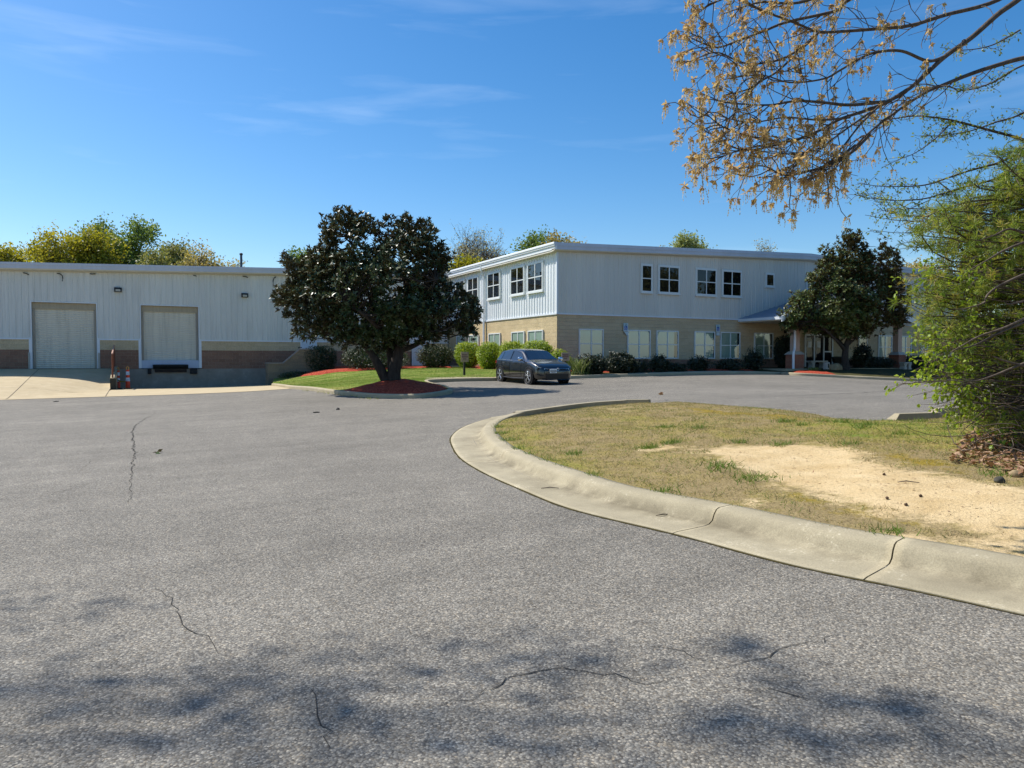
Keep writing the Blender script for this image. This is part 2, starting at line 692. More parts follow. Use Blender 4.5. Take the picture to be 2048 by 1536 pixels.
LF = {
    'magnolia': leaf('magnolia_leaf', [(.03, .052, .016), (.05, .08, .024), (.085, .108, .034), (.11, .10, .04)], .42, .5, .08, back=(.075, .062, .03)),
    'magnolia_green': leaf('magnolia_leaf_green', [(.05, .085, .02), (.085, .125, .028), (.12, .15, .04), (.14, .12, .04)], .42, .5, .12, back=(.09, .065, .025)),
    'boxwood': leaf('dark_shrub_leaf', [(.02, .035, .012), (.035, .06, .018), (.06, .08, .025)], .5, .4, .15),
    'reddish': leaf('reddish_shrub_leaf', [(.025, .04, .015), (.05, .07, .022), (.12, .07, .03)], .5, .4, .15),
    'privet': leaf('golden_hedge_leaf', [(.13, .2, .018), (.28, .36, .03), (.48, .5, .045)], .5, .35, .25),
    'liriope': leaf('strap_leaf', [(.06, .1, .03), (.14, .2, .06), (.3, .32, .14)], .5, .35, .2),
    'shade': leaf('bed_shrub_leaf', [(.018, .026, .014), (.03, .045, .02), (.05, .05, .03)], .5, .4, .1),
    'spring': leaf('spring_leaf', [(.18, .2, .02), (.3, .28, .025), (.4, .35, .045)], .5, .3, .45),
    'green': leaf('green_leaf', [(.1, .16, .035), (.16, .23, .05), (.23, .29, .09)], .5, .3, .4),
    'olive': leaf('olive_leaf', [(.17, .19, .06), (.24, .25, .08), (.31, .29, .12)], .5, .3, .35),
    'rust': leaf('rust_leaf', [(.30, .23, .08), (.38, .31, .11), (.44, .38, .16)], .5, .3, .35),
    'bare': leaf('bud_leaf', [(.32, .29, .18), (.4, .37, .22), (.46, .44, .27)], .6, .3, .3),
    'pale': leaf('pale_leaf', [(.22, .27, .1), (.3, .34, .13), (.36, .38, .2)], .5, .3, .4),
    'maple': leaf('young_leaf', [(.14, .22, .015), (.22, .32, .025), (.33, .4, .04)], .45, .35, .45),
    'bud': leaf('budding_leaf', [(.11, .17, .04), (.18, .24, .06), (.26, .3, .09)], .45, .35, .45),
    'needle': leaf('pine_needle', [(.11, .17, .025), (.18, .25, .035), (.26, .31, .05), (.34, .28, .08)], .5, .4, .42),
    'catkin': leaf('catkin_bloom', [(.42, .24, .13), (.54, .34, .14), (.62, .47, .18), (.58, .5, .26)], .6, .2, .55, tcol=(.66, .5, .2)),
    'litter': leaf('dead_leaf', [(.18, .09, .05), (.3, .17, .1), (.42, .28, .18)], .7, .2, .1),
    'blade': leaf('grass_blade', [(.30, .22, .12), (.38, .31, .18), (.27, .24, .09), (.15, .21, .04), (.11, .2, .028)], .6, .2, .3),
    'lawnblade': leaf('lawn_blade', [(.09, .16, .025), (.16, .22, .04), (.25, .28, .08), (.38, .34, .16)], .6, .2, .3),
}
MT['bark'] = bark('dark_bark', S('#2c2622'), S('#4d443c'))
MT['barkgrey'] = bark('grey_bark', S('#41372f'), S('#6e6256'), 20)
MT['barkfar'] = bark('far_bark', S('#463d35'), S('#6e6258'), 6)
MT['barklight'] = bark('light_bark', S('#7d7064'), S('#a99a88'), 25)
# ------------------------------------------------------------------ ground sheets
def grid_sheet(name, us, vs, fn, mat, kind='structure'):
    U, V = np.meshgrid(us, vs)
    Z = fn(U.ravel(), V.ravel())
    P = np.stack([U.ravel(), V.ravel(), Z], 1)
    n, m = len(us), len(vs)
    i = np.arange((n - 1) * (m - 1))
    a = (i // (n - 1)) * n + i % (n - 1)
    F = np.stack([a, a + 1, a + n + 1, a + n], 1)
    return tag(put(name, mesh_np(name, P, F, mat, True)), kind=kind)


far = np.array([900, 500, 280, 160, 110, 85])
us = np.concatenate([-far, np.arange(-70, 81, 3.0), far[::-1] + 5])
grid_sheet('ground', us, us + 10, lambda u, v: tz(u, v) - .30, MT['soil'])
grid_sheet('asphalt_lot', np.arange(-45, 62, .5), np.arange(-22, 40.01, .5), lambda u, v: tz(u, v), MT['asphalt'])


def fill(name, loop, zfn, mat, step, attrs=None, kind='structure', jitter=.25, seed=1, extra=None):
    """triangulated sheet inside a closed outline, with inner points every `step` metres"""
    loop = np.asarray(loop, float)[:, :2]
    r = np.random.default_rng(seed)
    lo, hi = loop.min(0), loop.max(0)
    X, Y = np.meshgrid(np.arange(lo[0], hi[0], step), np.arange(lo[1], hi[1], step))
    Q = np.stack([X.ravel(), Y.ravel()], 1)
    Q += r.uniform(-jitter, jitter, Q.shape) * step
    Q = Q[in_poly(Q, loop)]
    Q = Q[dist_path(Q, loop, True) > step * .45]
    if extra is not None:
        Q = Q[extra(Q)]
    pts = [Vector(p) for p in loop] + [Vector(p) for p in Q]
    n = len(loop)
    res = delaunay_2d_cdt(pts, [(i, (i + 1) % n) for i in range(n)], [list(range(n))], 1, 1e-5)
    V2 = np.array([tuple(p) for p in res[0]])
    F = np.array([f for f in res[2] if len(f) == 3])
    Z = zfn(V2[:, 0], V2[:, 1])
    A = {k: f(V2) for k, f in (attrs or {}).items()}
    me = mesh_np(name, np.column_stack([V2, Z]), F, mat, True, A)
    return tag(put(name, me), kind=kind)


def sweep(path, prof, side=1.0, closed=False):
    P = np.asarray(path, float)
    T = np.gradient(P[:, :2], axis=0)
    T /= np.linalg.norm(T, axis=1, keepdims=True)
    Nn = np.stack([-T[:, 1], T[:, 0]], 1) * side
    k = len(prof)
    V = []
    for p, q in zip(P, Nn):
        for d, h in prof:
            V.append((p[0] + q[0] * d, p[1] + q[1] * d, p[2] + h))
    F = []
    for i in range(len(P) - 1):
        for j in range(k - 1):
            a, b, c, d = i * k + j, i * k + j + 1, (i + 1) * k + j + 1, (i + 1) * k + j
            F.append((a, b, c, d) if side < 0 else (a, d, c, b))
    F.append(tuple(range(k)))
    F.append(tuple(range((len(P) - 1) * k, len(P) * k)))
    return V, F, Nn


# ---- grass island kerb (gutter pan + rounded kerb) traced along the gutter edge
near_px = [(2048, 1231), (1827, 1181.6), (1589, 1132), (1400, 1082), (1325, 1063), (1144, 1019), (1046, 981), (968, 946), (922, 917), (905, 892),
           (903, 875), (920, 858.5), (949, 846), (980, 837)]
near = [G(*p) for p in near_px]
d0 = near[0] - near[1]
d0 = d0 / np.linalg.norm(d0)
ext = [near[0] + d0 * k for k in (7.0, 4.5, 2.0)]
ctr = G(1500, 880)
farpts = []
for p in [(1022, 823), (1107, 811), (1160, 805.5), (1217, 801.8), (1262, 799.8), (1318, 799.6)]:
    q = G(*p, dz=.15)
    o = q[:2] - ctr[:2]
    o /= np.linalg.norm(o)
    q[:2] += o * .55
    farpts.append(q)
KP = smooth_path(ext + near + farpts, 10)
KP[:, 2] = tz(KP[:, 0], KP[:, 1])
GUT = [(0, -.06), (0, .009), (.06, .014), (.40, .014), (.47, .022), (.515, .05), (.54, .105), (.57, .14), (.61, .155), (.74, .157), (.80, .156), (.802, -.06)]
kmb = MB()
cut_px = [(1340, 1068), (935, 926), (1730, 1160)]
cuts = sorted(int(np.argmin(np.linalg.norm(KP[:, :2] - G(*c)[None, :2], axis=1))) for c in cut_px)
s0 = 0
GAPS = []
for ci in cuts + [len(KP) - 1]:
    seg = KP[s0:ci + 1].copy()
    if s0 > 0:
        t = seg[1] - seg[0]
        seg[0] += t / np.linalg.norm(t) * .012
    V, F, _ = sweep(seg, GUT, -1.0)
    kmb.add(V, F)
    s0 = ci
struct('island_kerb', kmb, MT['kerb'], smooth=False)
bpy.data.objects['island_kerb'].data.polygons.foreach_set('use_smooth', [len(p.vertices) == 4 and p.normal.z > .2 for p in bpy.data.objects['island_kerb'].data.polygons])
_k = bpy.data.objects['island_kerb'].data
_a = _k.attributes.new('grime', 'FLOAT', 'POINT')
_g = [0, .0, .1, .55, 1.0, .8, .3, .1, .0, .1, .1, 0][:len(GUT)]
_a.data.foreach_set('value', (_g * (len(_k.vertices) // len(GUT) + 1))[:len(_k.vertices)])


def offset(path, d, side):
    T = np.gradient(path[:, :2], axis=0)
    T /= np.linalg.norm(T, axis=1, keepdims=True)
    Nn = np.stack([-T[:, 1], T[:, 0]], 1) * side
    out = path.copy()
    out[:, :2] += Nn * d
    return out


KI = offset(KP, .73, -1.0)           # island edge hidden under the kerb top
KB = offset(KP, .80, -1.0)
edge_px = [(1393, 807.5), (1450, 813), (1507, 819), (1570, 824), (1621, 828.4), (1667, 836.5), (1696, 844.5), (1735, 846.5), (1772, 846), (1850, 839), (1920, 833)]
EDGE = smooth_path([G(*p) for p in edge_px] + [np.array([19, 9.0, 0]), np.array([27, 4.0, 0])], 5)
loopI = np.vstack([KI[:, :2], EDGE[:, :2], [[30, 0], [28, -14], [12, -16]]])
nearK = KB[:len(KB) - 45]
farK = KB[len(KB) - 50:]


def island_z(u, v):
    P = np.stack([u, v], 1)
    de = dist_path(P, EDGE)
    df = dist_path(P, farK)
    h = .15 * np.clip((de - .05) / 1.2, 0, 1) + .008 - .10 * np.exp(-(df / .9) ** 2)
    # gentle crown with small unevenness, kept below the kerb top at the kerb
    dk = dist_path(P, KB)
    nz = np.array([noise.noise((a * .7, b * .7, 0)) * .05 + noise.noise((a * 2.3, b * 2.3, 3)) * .02 for a, b in zip(u, v)])
    w = np.clip(np.minimum(dk, de) / 1.0, 0, 1)
    base = tz(u, v)
    near_ = np.where(dk < 2.5)[0]
    for s in range(0, len(near_), 20000):
        ii = near_[s:s + 20000]
        j = np.argmin((P[ii, :1] - KP[None, :, 0]) ** 2 + (P[ii, 1:2] - KP[None, :, 1]) ** 2, axis=1)
        kd = np.hypot(P[ii, 0] - KP[j, 0], P[ii, 1] - KP[j, 1])
        base[ii] += (KP[j, 2] - base[ii]) * np.exp(-(np.maximum(kd - .8, 0) / .8) ** 2)
    h = h - .014 * np.exp(-(dk / .09) ** 2)
    return base + h + nz * w + .05 * np.clip(dk / 4, 0, 1) * np.clip(de / 2, 0, 1)


def wpoly(px, dz=.12):
    return np.array([G(*p, dz=dz) for p in px])


SAND = wpoly([(1385, 915), (1440, 905), (1520, 901), (1620, 905), (1700, 915), (1745, 938), (1800, 955), (1880, 965), (1960, 975), (2010, 988), (2060, 1000),
              (2250, 1040), (2400, 1250), (2250, 1180), (2060, 1120), (1960, 1066), (1880, 1045), (1800, 1038), (1700, 1013), (1600, 985), (1540, 965), (1480, 945), (1430, 928)])
SAND2 = wpoly([(1640, 1062), (1720, 1070), (1830, 1066), (1950, 1085), (2080, 1112), (2080, 1140), (1960, 1118), (1850, 1097), (1740, 1080)])
SAND3 = wpoly([(1230, 905), (1330, 893), (1390, 900), (1330, 915)])
SAND4 = wpoly([(1440, 1005), (1530, 990), (1560, 1003), (1480, 1025)])
SAND5 = wpoly([(1190, 822), (1262, 812), (1280, 818), (1220, 830)])
GREEN = [(wpoly([(1700, 845), (1960, 850), (2040, 900), (1900, 905), (1640, 890), (1560, 870)]), .35), (wpoly([(985, 850), (1030, 840), (1080, 905), (1200, 960), (1180, 965), (1060, 925), (1000, 890)]), .3),
         (wpoly([(1180, 830), (1340, 850), (1480, 885), (1320, 880), (1200, 860)]), .18)]
MOSS = [wpoly([(1700, 912), (1900, 935), (2010, 975), (1960, 970), (1860, 958), (1760, 935)]), wpoly([(1500, 968), (1600, 990), (1760, 1025), (1900, 1048), (1880, 1060), (1700, 1040), (1560, 1005)]),
        wpoly([(1320, 820), (1600, 835), (1700, 865), (1560, 850), (1400, 835)])]


def sdf(P, poly, soft):
    d = dist_path(P, poly, True)
    s = np.where(in_poly(P, poly), d, -d)
    return np.clip(.5 + s / soft, 0, 1)


def a_sand(P):
    s = sdf(P, SAND, 1.0)
    for q, w in ((SAND2, .75), (SAND3, .55), (SAND4, .6), (SAND5, .35)):
        s = np.maximum(s, sdf(P, q, .5) * w)
    return s


def a_green(P):
    g = np.full(len(P), .30)
    for q, w in GREEN:
        g = g + w * sdf(P, q, 1.2)
    return g


def a_moss(P):
    g = np.zeros(len(P))
    for q in MOSS:
        g = np.maximum(g, sdf(P, q, .8) * .75)
    return g


fill('grass_island', loopI, island_z, MT['island'], .16, {'sand': a_sand, 'green': a_green, 'moss': a_moss},
     extra=lambda Q: (np.hypot(Q[:, 0] - 8, Q[:, 1] - 8) < 13) | (np.random.default_rng(3).random(len(Q)) < .05))

# ---- parking kerb, lawn peninsula and porch bed
kb_px = [(543, 772), (600, 779), (650, 785.5), (700, 791.5), (745, 795.5), (800, 797), (845, 796), (880, 792), (905, 786)]
kpw = [G(*p) for p in kb_px]
kpw += [np.array([10.75, 26.3, 0]), np.array([10.9, 28.4, 0]), np.array([11.4, 29.7, 0]), np.array([12.6, 30.0, 0])]
KA = smooth_path(kpw, 8)
straight = [np.array([u, 30.0, 0]) for u in np.arange(13.0, 32.6, .7)]
KC = smooth_path([np.array([32.45, 29.9, 0]), np.array([32.15, 28.9, 0]), np.array([32.5, 28.05, 0])] + [np.array(p) for p in ((34.0, 27.0, 0), (34.9, 26.0, 0), (36.6, 25.0, 0), (39.5, 24.4, 0), (46, 24.2, 0), (60, 24.2, 0))], 8)
KPATH = np.vstack([KA, straight, KC])
KPATH[:, 2] = tz(KPATH[:, 0], KPATH[:, 1])
KERB = [(0, -.08), (.0, .10), (.015, .135), (.04, .15), (.16, .15), (.16, -.08)]
kmb = MB()
V, F, KN = sweep(KPATH, KERB, 1.0)
kmb.add(V, F)
struct('parking_kerb', kmb, MT['walk'])

LAWNF = tps_fit([(p[0] + n[0] * .15, p[1] + n[1] * .15, p[2] + .135) for p, n in list(zip(KPATH, KN))[::5]] +
                [(8.3, 44.8, .45), (10.2, 44, .85), (14, 45, 1.02), (20, 45, 1.05), (14, 38, .92), (18, 36, .97), (12, 48.9, 1.05), (20, 48.9, 1.05), (8.2, 48.9, .6),
                 (20, 33.5, .95), (26, 33.9, .98), (31, 33.9, 1.0), (44, 33.9, 1.02), (36, 29.5, .98), (44, 29, .9), (9.2, 40, .55)], .01)


def lz(u, v):
    return tps_eval(LAWNF, u, v)


def GL(x, y, dz=0.0):
    return hitf(x, y, lz, dz)


inner = np.array([p[:2] + n * .15 for p, n in zip(KPATH, KN)])
ia = len(KA)
loopL = np.vstack([inner[:ia + 1], [[20.4, 30.15], [20.4, 33.9], [20.4, 48.95], [8.3, 48.95], [8.3, 46.6], [7.6, 46.1], [7.2, 44.0]]])
fill('front_lawn', loopL, lz, MT['lawn'], .45)
loopP = np.vstack([[[20.41, 30.15]], inner[ia + 12:], [[60, 34.0], [20.41, 34.0]]])
MT['bedsoil'] = plain('planting_bed_soil', S('#4d4a2e'), .95, .1, var=.5, scale=3)
fill('porch_bed', loopP, lz, MT['bedsoil'], .6)

# pavement behind the kerb
mb = MB()
for u0, u1 in [(11.75 + k * 1.55, 11.75 + k * 1.55 + 1.538) for k in range(13)]:
    z0, z1 = tz1(u0, 30) + .152, tz1(u1, 30) + .152
    mb.hexa([(u0, 30.155, z0 - .12), (u1, 30.155, z1 - .12), (u1, 31.35, z1 - .12), (u0, 31.35, z0 - .12)],
            [(u0, 30.155, z0), (u1, 30.155, z1), (u1, 31.35, z1 + .012), (u0, 31.35, z0 + .012)])
struct('footpath', mb, MT['walk'])
mb = MB()
p = [GL(903, 734.6), GL(928, 734.6), GL(934, 733.2), GL(900, 733.2)]
mb.prism([q + np.array([0, 0, .03]) for q in p], (0, 0, .05))
struct('doorstep_path', mb, MT['walk'])


def mulch_sheet(name, loop, lift=.05, mound=None, step=.3, zf=lz):
    loop = np.asarray(loop)[:, :2]
    if len(loop) < 60:
        q = []
        n = len(loop)
        for i in range(n):
            a, b = loop[i], loop[(i + 1) % n]
            k = max(1, int(np.linalg.norm(b - a) / .3))
            q += [a + (b - a) * t / k for t in range(k)]
        loop = np.array(q)
        loop = loop + np.array([[noise.noise((x * 1.7, y * 1.7, 1)), noise.noise((x * 1.7, y * 1.7, 5))] for x, y in loop]) * .12

    def zz(u, v):
        P = np.stack([u, v], 1)
        d = dist_path(P, loop, True)
        z = zf(u, v) + lift * np.clip(d / .25, 0, 1) * 1.6 - .01
        z += np.array([noise.noise((a * 3, b * 3, 0)) for a, b in P]) * .03 * np.clip(d / .3, 0, 1)
        if mound:
            z += mound * np.clip(d / 1.3, 0, 1) ** 1.2
        return z
    return fill(name, loop, zz, MT['mulch'], step)


mulch_sheet('mulch_bed', [GL(*p) for p in [(596, 754), (640, 750), (672, 744.5), (700, 743), (722, 742.5), (760, 739), (797, 738), (850, 736), (908, 735.4)]] + [np.array([19.5, 48.8, 0]), np.array([9.0, 48.8, 0])])
mulch_sheet('mulch_bed', [GL(*p) for p in [(935, 736.2), (965, 737.7), (1005, 738.8), (1060, 742), (1110, 746)]] + [np.array([19.2, 31.5, 0]), np.array([32.2, 31.5, 0]), np.array([32.6, 33.8, 0]), np.array([20.25, 33.8, 0]), np.array([20.1, 46.5, 0])])
tp = KA[(KA[:, 1] < 28.5)]
ring = [p + np.append(n * .17, 0) for p, n in zip(KPATH[:ia], KN[:ia]) if p[1] < 27.6]
mulch_sheet('mulch_bed', ring + [np.array([10.3, 28.3, 0]), np.array([9.2, 29.0, 0]), np.array([8.2, 28.6, 0])], .03, .26)
mulch_sheet('mulch_bed', [np.array(p) for p in ((32.45, 29.4, 0), (32.5, 28.35, 0), (34.0, 27.35, 0), (34.5, 28.2, 0), (34.0, 29.6, 0))], .05, .05)

# ---- loading apron, dock pit and ramp
def ramp_z(u, v):
    v0 = 36.0 + 6.3 * np.clip((np.asarray(u, float) + 5.5) / 4.0, 0, 1) ** 1.5
    t = np.clip((np.asarray(v, float) - v0) / (48.8 - v0), 0, 1)
    s = t * .78 + .22 * (t * t * (3 - 2 * t))
    base = tz(u, v) + .012
    return base * (1 - s) + 1.05 * s


grid_sheet('concrete_ramp', np.arange(-30, -.95 + .01, .5), np.concatenate([[35.9], np.arange(36.1, 49.2, .4)]), ramp_z, MT['apron'])


def pit_z(u, v):
    return tz(u, v) + .012


mb = MB()
us_, vs_ = np.linspace(-1.0, 8.2, 20), np.linspace(35.9, 48.98, 24)
grid_sheet('dock_apron', us_, vs_, pit_z, MT['apron'])
mb = MB()                            # joints in the apron

def strip(mb, pts, w, zf, lift=.004, taper=False):
    P = np.array(pts, float)
    T = np.gradient(P[:, :2], axis=0)
    T /= np.maximum(np.linalg.norm(T, axis=1, keepdims=True), 1e-9)
    V = []
    n = len(P)
    for i, (p, t) in enumerate(zip(P, T)):
        ww = w * (1 if not taper else (.25 + .75 * math.sin(math.pi * min(max(i / (n - 1), .02), .98))) * random.uniform(.5, 1.2))
        for s in (-1, 1):
            q = (p[0] - t[1] * s * ww / 2, p[1] + t[0] * s * ww / 2)
            V.append((q[0], q[1], float(zf(np.array([q[0]]), np.array([q[1]]))[0]) + lift))
    mb.add(V, [(2 * i, 2 * i + 2, 2 * i + 3, 2 * i + 1) for i in range(n - 1)])


MT['crack'] = plain('crack_fill', (.05, .047, .042), .9, .1, var=.3)
MT['seam'] = plain('seam_fill', (.07, .065, .055), .9, .1, var=.3)
for u in (-4.6, -8.5, -13):
    strip(mb, [(u, v) for v in np.linspace(36.2, 48.6, 20)], .025, ramp_z)
strip(mb, [(-1.02 + (36.0 - v) * 0, v) for v in np.linspace(36.05, 42.6, 14)], .03, lambda u, v: np.maximum(ramp_z(u, v), pit_z(u, v)))
for v in (40.3,):
    strip(mb, [(u, v) for u in np.linspace(-29, -1.2, 40)], .02, ramp_z)
struct('apron_joint', mb, MT['seam'])

cracks = [[(313, 826), (290, 838), (270, 851), (264, 866), (268, 890), (270, 908), (264, 935), (261, 965), (258, 1005)], [(200, 914), (180, 925), (157, 944)],
          [(196, 962), (160, 973), (115, 986), (70, 999)], [(700, 1012), (640, 1020), (600, 1029), (530, 1040), (465, 1047)], [(245, 908), (205, 914)], [(80, 957), (40, 973), (0, 978)],
          [(1365, 1354), (1335, 1362), (1300, 1364), (1262, 1360), (1200, 1348), (1150, 1342), (1105, 1338), (1060, 1346), (1024, 1353), (985, 1375), (950, 1388), (905, 1406), (870, 1413)],
          [(310, 1178), (335, 1200), (352, 1218), (350, 1232), (370, 1252), (400, 1268), (430, 1292), (460, 1316)], [(1675, 1270), (1640, 1282), (1590, 1293), (1540, 1305), (1500, 1318), (1445, 1338)],
          [(620, 1375), (628, 1410), (650, 1450), (664, 1468), (658, 1500)], [(1545, 793.5), (1620, 790), (1700, 787), (1770, 783), (1830, 781)], [(905, 788), (985, 795), (1060, 800)],
          [(480, 845), (520, 853)], [(1290, 1290), (1360, 1300), (1440, 1330)], [(1460, 1381), (1540, 1383), (1620, 1400)], [(300, 903), (335, 905), (390, 904)]]
mb = MB()
for ci, c in enumerate(cracks):
    P = [G(*p) for p in c]
    dense = []
    for a, b in zip(P[:-1], P[1:]):
        k = max(2, int(np.linalg.norm(b - a) / .10))
        k = min(k, 60)
        for t in range(k):
            q = a + (b - a) * t / k
            q[:2] += np.random.default_rng(int(t + 100 * ci + 7 * len(dense))).normal(0, .018, 2)
            dense.append(q)
    dense.append(P[-1])
    w = .022 if ci == 0 else (.05 if ci == 10 else .0075)
    strip(mb, dense, w, tz, .004, True)
    if len(dense) > 25 and ci not in (0, 10):
        rc = np.random.default_rng(900 + ci)
        for k in range(len(dense) // 22):        # short side cracks
            p0 = dense[int(rc.integers(3, len(dense) - 3))]
            an = rc.uniform(0, 6.28)
            br = [p0]
            for _ in range(int(rc.integers(4, 10))):
                an += rc.normal(0, .5)
                br.append(br[-1] + np.array([math.cos(an), math.sin(an), 0]) * .045)
            strip(mb, br, .005, tz, .004, True)
struct('asphalt_crack', mb, MT['crack'])

# soil and moss gathered in the seam between asphalt and gutter
mb = MB()
strip(mb, [tuple(p[:2]) for p in offset(KP, -.012, -1.0)[20:170]], .035, tz, .005, True)
MT['seamdirt'] = plain('seam_dirt', S('#4b4325'), .95, .1, var=.4, scale=9)
struct('seam_dirt', mb, MT['seamdirt'])

# ------------------------------------------------------------------ corrugated siding
def siding(axis, plane, s0, s1, zb, ztf, pitch=.305, depth=.032, sign=-1):
    """ribbed sheet along x (axis 0, plane y) or y (axis 1, plane x); ztf(s) is the top edge"""
    prof = [(0, 0), (.045, 0), (.065, depth), (.105, depth), (.125, 0), (.21, 0), (.217, .008), (.231, .008), (.238, 0)]
    pts = [(s0, 0.0)]
    k0 = math.floor(s0 / pitch)
    s = k0 * pitch
    while s < s1:
        for a, d in prof:
            if s0 < s + a < s1:
                pts.append((s + a, d))
        s += pitch
    pts.append((s1, 0.0))
    V, F = [], []
    for s, d in pts:
        for z in (zb if not callable(zb) else zb(s), ztf(s)):
            V.append((s, plane + sign * d, z) if axis == 0 else (plane + sign * d, s, z))
    for i in range(len(pts) - 1):
        F.append((2 * i, 2 * i + 2, 2 * i + 3, 2 * i + 1))
    return V, F


# ================================================================== warehouse with loading docks
DV = 49.0
wz = lambda u: 6.86 + .0335 * (u + 6.3) - .42       # top of siding under the soffit
W = thing('warehouse', 'long low warehouse of pale ribbed metal over a block base with two roll-up loading doors', 'warehouse', (0, DV, 0))
sb = 2.72
D1 = (-4.99, -1.82, 1.05, 4.85)
D2 = (.50, 3.62, 1.05, 4.86)
ZT1 = PV(128, 605.5, DV)[1]
ZT2 = PV(340, 612, DV)[1]
sbz = PV(300, 679.5, DV)[1]
d1 = (PV(63.5, 650, DV)[0], PV(193, 650, DV)[0], 1.05, ZT1)
d2 = (PV(282, 650, DV)[0], PV(397, 650, DV)[0], 1.05, ZT2)
mb = MB()
UL, UR = -24.0, 20.15
for a, b in ((UL, d1[0]), (d1[1], d2[0]), (d2[1], UR)):
    mb.add(*siding(0, DV, a, b, sbz, wz))
mb.add(*siding(0, DV, d1[0], d1[1], ZT1, wz))
mb.add(*siding(0, DV, d2[0], d2[1], ZT2, wz))
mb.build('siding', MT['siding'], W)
mb = MB()
for a, b in ((UL, d1[0] - .16), (d1[1] + .16, d2[0] - .16), (d2[1] + .16, UR)):
    mb.box((a, DV - .06, sbz - .05), (b, DV + .05, sbz + .03))
mb.build('base_trim', MT['trim'], W)
mb, mb2, mb3 = MB(), MB(), MB()
band = sbz - .62
for a, b in ((UL, d1[0] - .15), (d1[1] + .15, d2[0] - .15), (d2[1] + .15, UR)):
    mb.box((a, DV - .03, band), (b, DV + .2, sbz - .05))
    mb2.box((a, DV - .035, 1.0 if a > -2 else .8), (b, DV + .2, band))
mb3.box((-1.1, DV - .05, -.6), (UR, DV + .2, 1.0))
mb3.box((UL, DV - .02, -.6), (-1.1, DV + .2, .8))
mb.build('upper_block_band', MT['tan0'], W)
mb2.build('lower_block_band', MT['brown0'], W)
mb3.build('foundation', MT['dockconc'], W)
mb = MB()                            # eave fascia and soffit
ze = lambda u: wz(u) + .42
mb.hexa([(UL, DV - .46, ze(UL) - .30), (UR, DV - .46, ze(UR) - .30), (UR, DV - .42, ze(UR) - .30), (UL, DV - .42, ze(UL) - .30)],
        [(UL, DV - .46, ze(UL)), (UR, DV - .46, ze(UR)), (UR, DV - .42, ze(UR)), (UL, DV - .42, ze(UL))])
mb.hexa([(UL, DV - .49, ze(UL) - .12), (UR, DV - .49, ze(UR) - .12), (UR, DV - .461, ze(UR) - .12), (UL, DV - .461, ze(UL) - .12)],
        [(UL, DV - .49, ze(UL) + .03), (UR, DV - .49, ze(UR) + .03), (UR, DV - .461, ze(UR) + .03), (UL, DV - .461, ze(UL) + .03)])
mb.build('fascia', MT['fascia'], W)
mb = MB()
mb.hexa([(UL, DV - .42, ze(UL) - .36), (UR, DV - .42, ze(UR) - .36), (UR, DV, ze(UR) - .44), (UL, DV, ze(UL) - .44)],
        [(UL, DV - .42, ze(UL) - .2), (UR, DV - .42, ze(UR) - .2), (UR, DV, ze(UR) - .3), (UL, DV, ze(UL) - .3)])
mb.build('soffit', MT['soffit'], W)
mb = MB()
mb.hexa([(UL, DV - .44, ze(UL) - .1), (UR, DV - .44, ze(UR) - .1), (UR, DV + 40, ze(UR) - .1), (UL, DV + 40, ze(UL) - .1)],
        [(UL, DV - .44, ze(UL) + .0), (UR, DV - .44, ze(UR) + .0), (UR, DV + 40, ze(UR) + .0), (UL, DV + 40, ze(UL) + .0)])
mb.box((UL, DV + 39.8, -.5), (UR, DV + 40, 5.9))
mb.build('roof', MT['roof'], W)
mb = MB()
mb.box((UL, DV + .2, -.5), (UL + .2, DV + 39.8, 5.9))
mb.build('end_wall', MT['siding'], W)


def roll_door(dr, label, dents, curtain_drop=0.0):
    a, b, z0, z1 = dr
    frame = MB()
    for s0, s1 in ((a - .15, a), (b, b + .15)):
        frame.box((s0, DV - .045, z0), (s1, DV + .35, sbz + .06))
    for s0, s1 in ((a - .05, a), (b, b + .05)):
        frame.box((s0, DV - .045, sbz + .06), (s1, DV + .35, z1 + .05))
    frame.box((a, DV - .045, z1), (b, DV + .35, z1 + .05))
    fr = frame.build('door_frame', MT['trim'], W)
    cur = MB()                       # interlocking slats
    P = []
    z = z0 + curtain_drop
    while z < z1:
        for dz, dy in ((0, 0), (.02, .026), (.05, .034), (.085, .028), (.10, 0)):
            if z + dz <= z1:
                P.append((z + dz, DV + .32 - dy))
        z += .112
    V, F = [], []
    for zz, yy in P:
        V += [(a, yy, zz), (b, yy, zz)]
    for i in range(len(P) - 1):
        F.append((2 * i, 2 * i + 1, 2 * i + 3, 2 * i + 2))
    cur.add(V, F)
    cu = cur.build('roll_up_door', MT['rolldoor'], W)
    if label:
        cu['label'] = label
    hood = MB()
    hood.box((a + .01, DV + .20, z1 - .36), (b - .01, DV + .30, z1 - .01))
    hood.build('door_hood', MT['hood'], cu)
    for s in (a + .02, b - .14):
        gd = MB()
        gd.box((s, DV + .24, z0 + curtain_drop), (s + .12, DV + .29, z1 - .37))
        gd.build('guide_rail', MT['guide'], cu)
    return cu


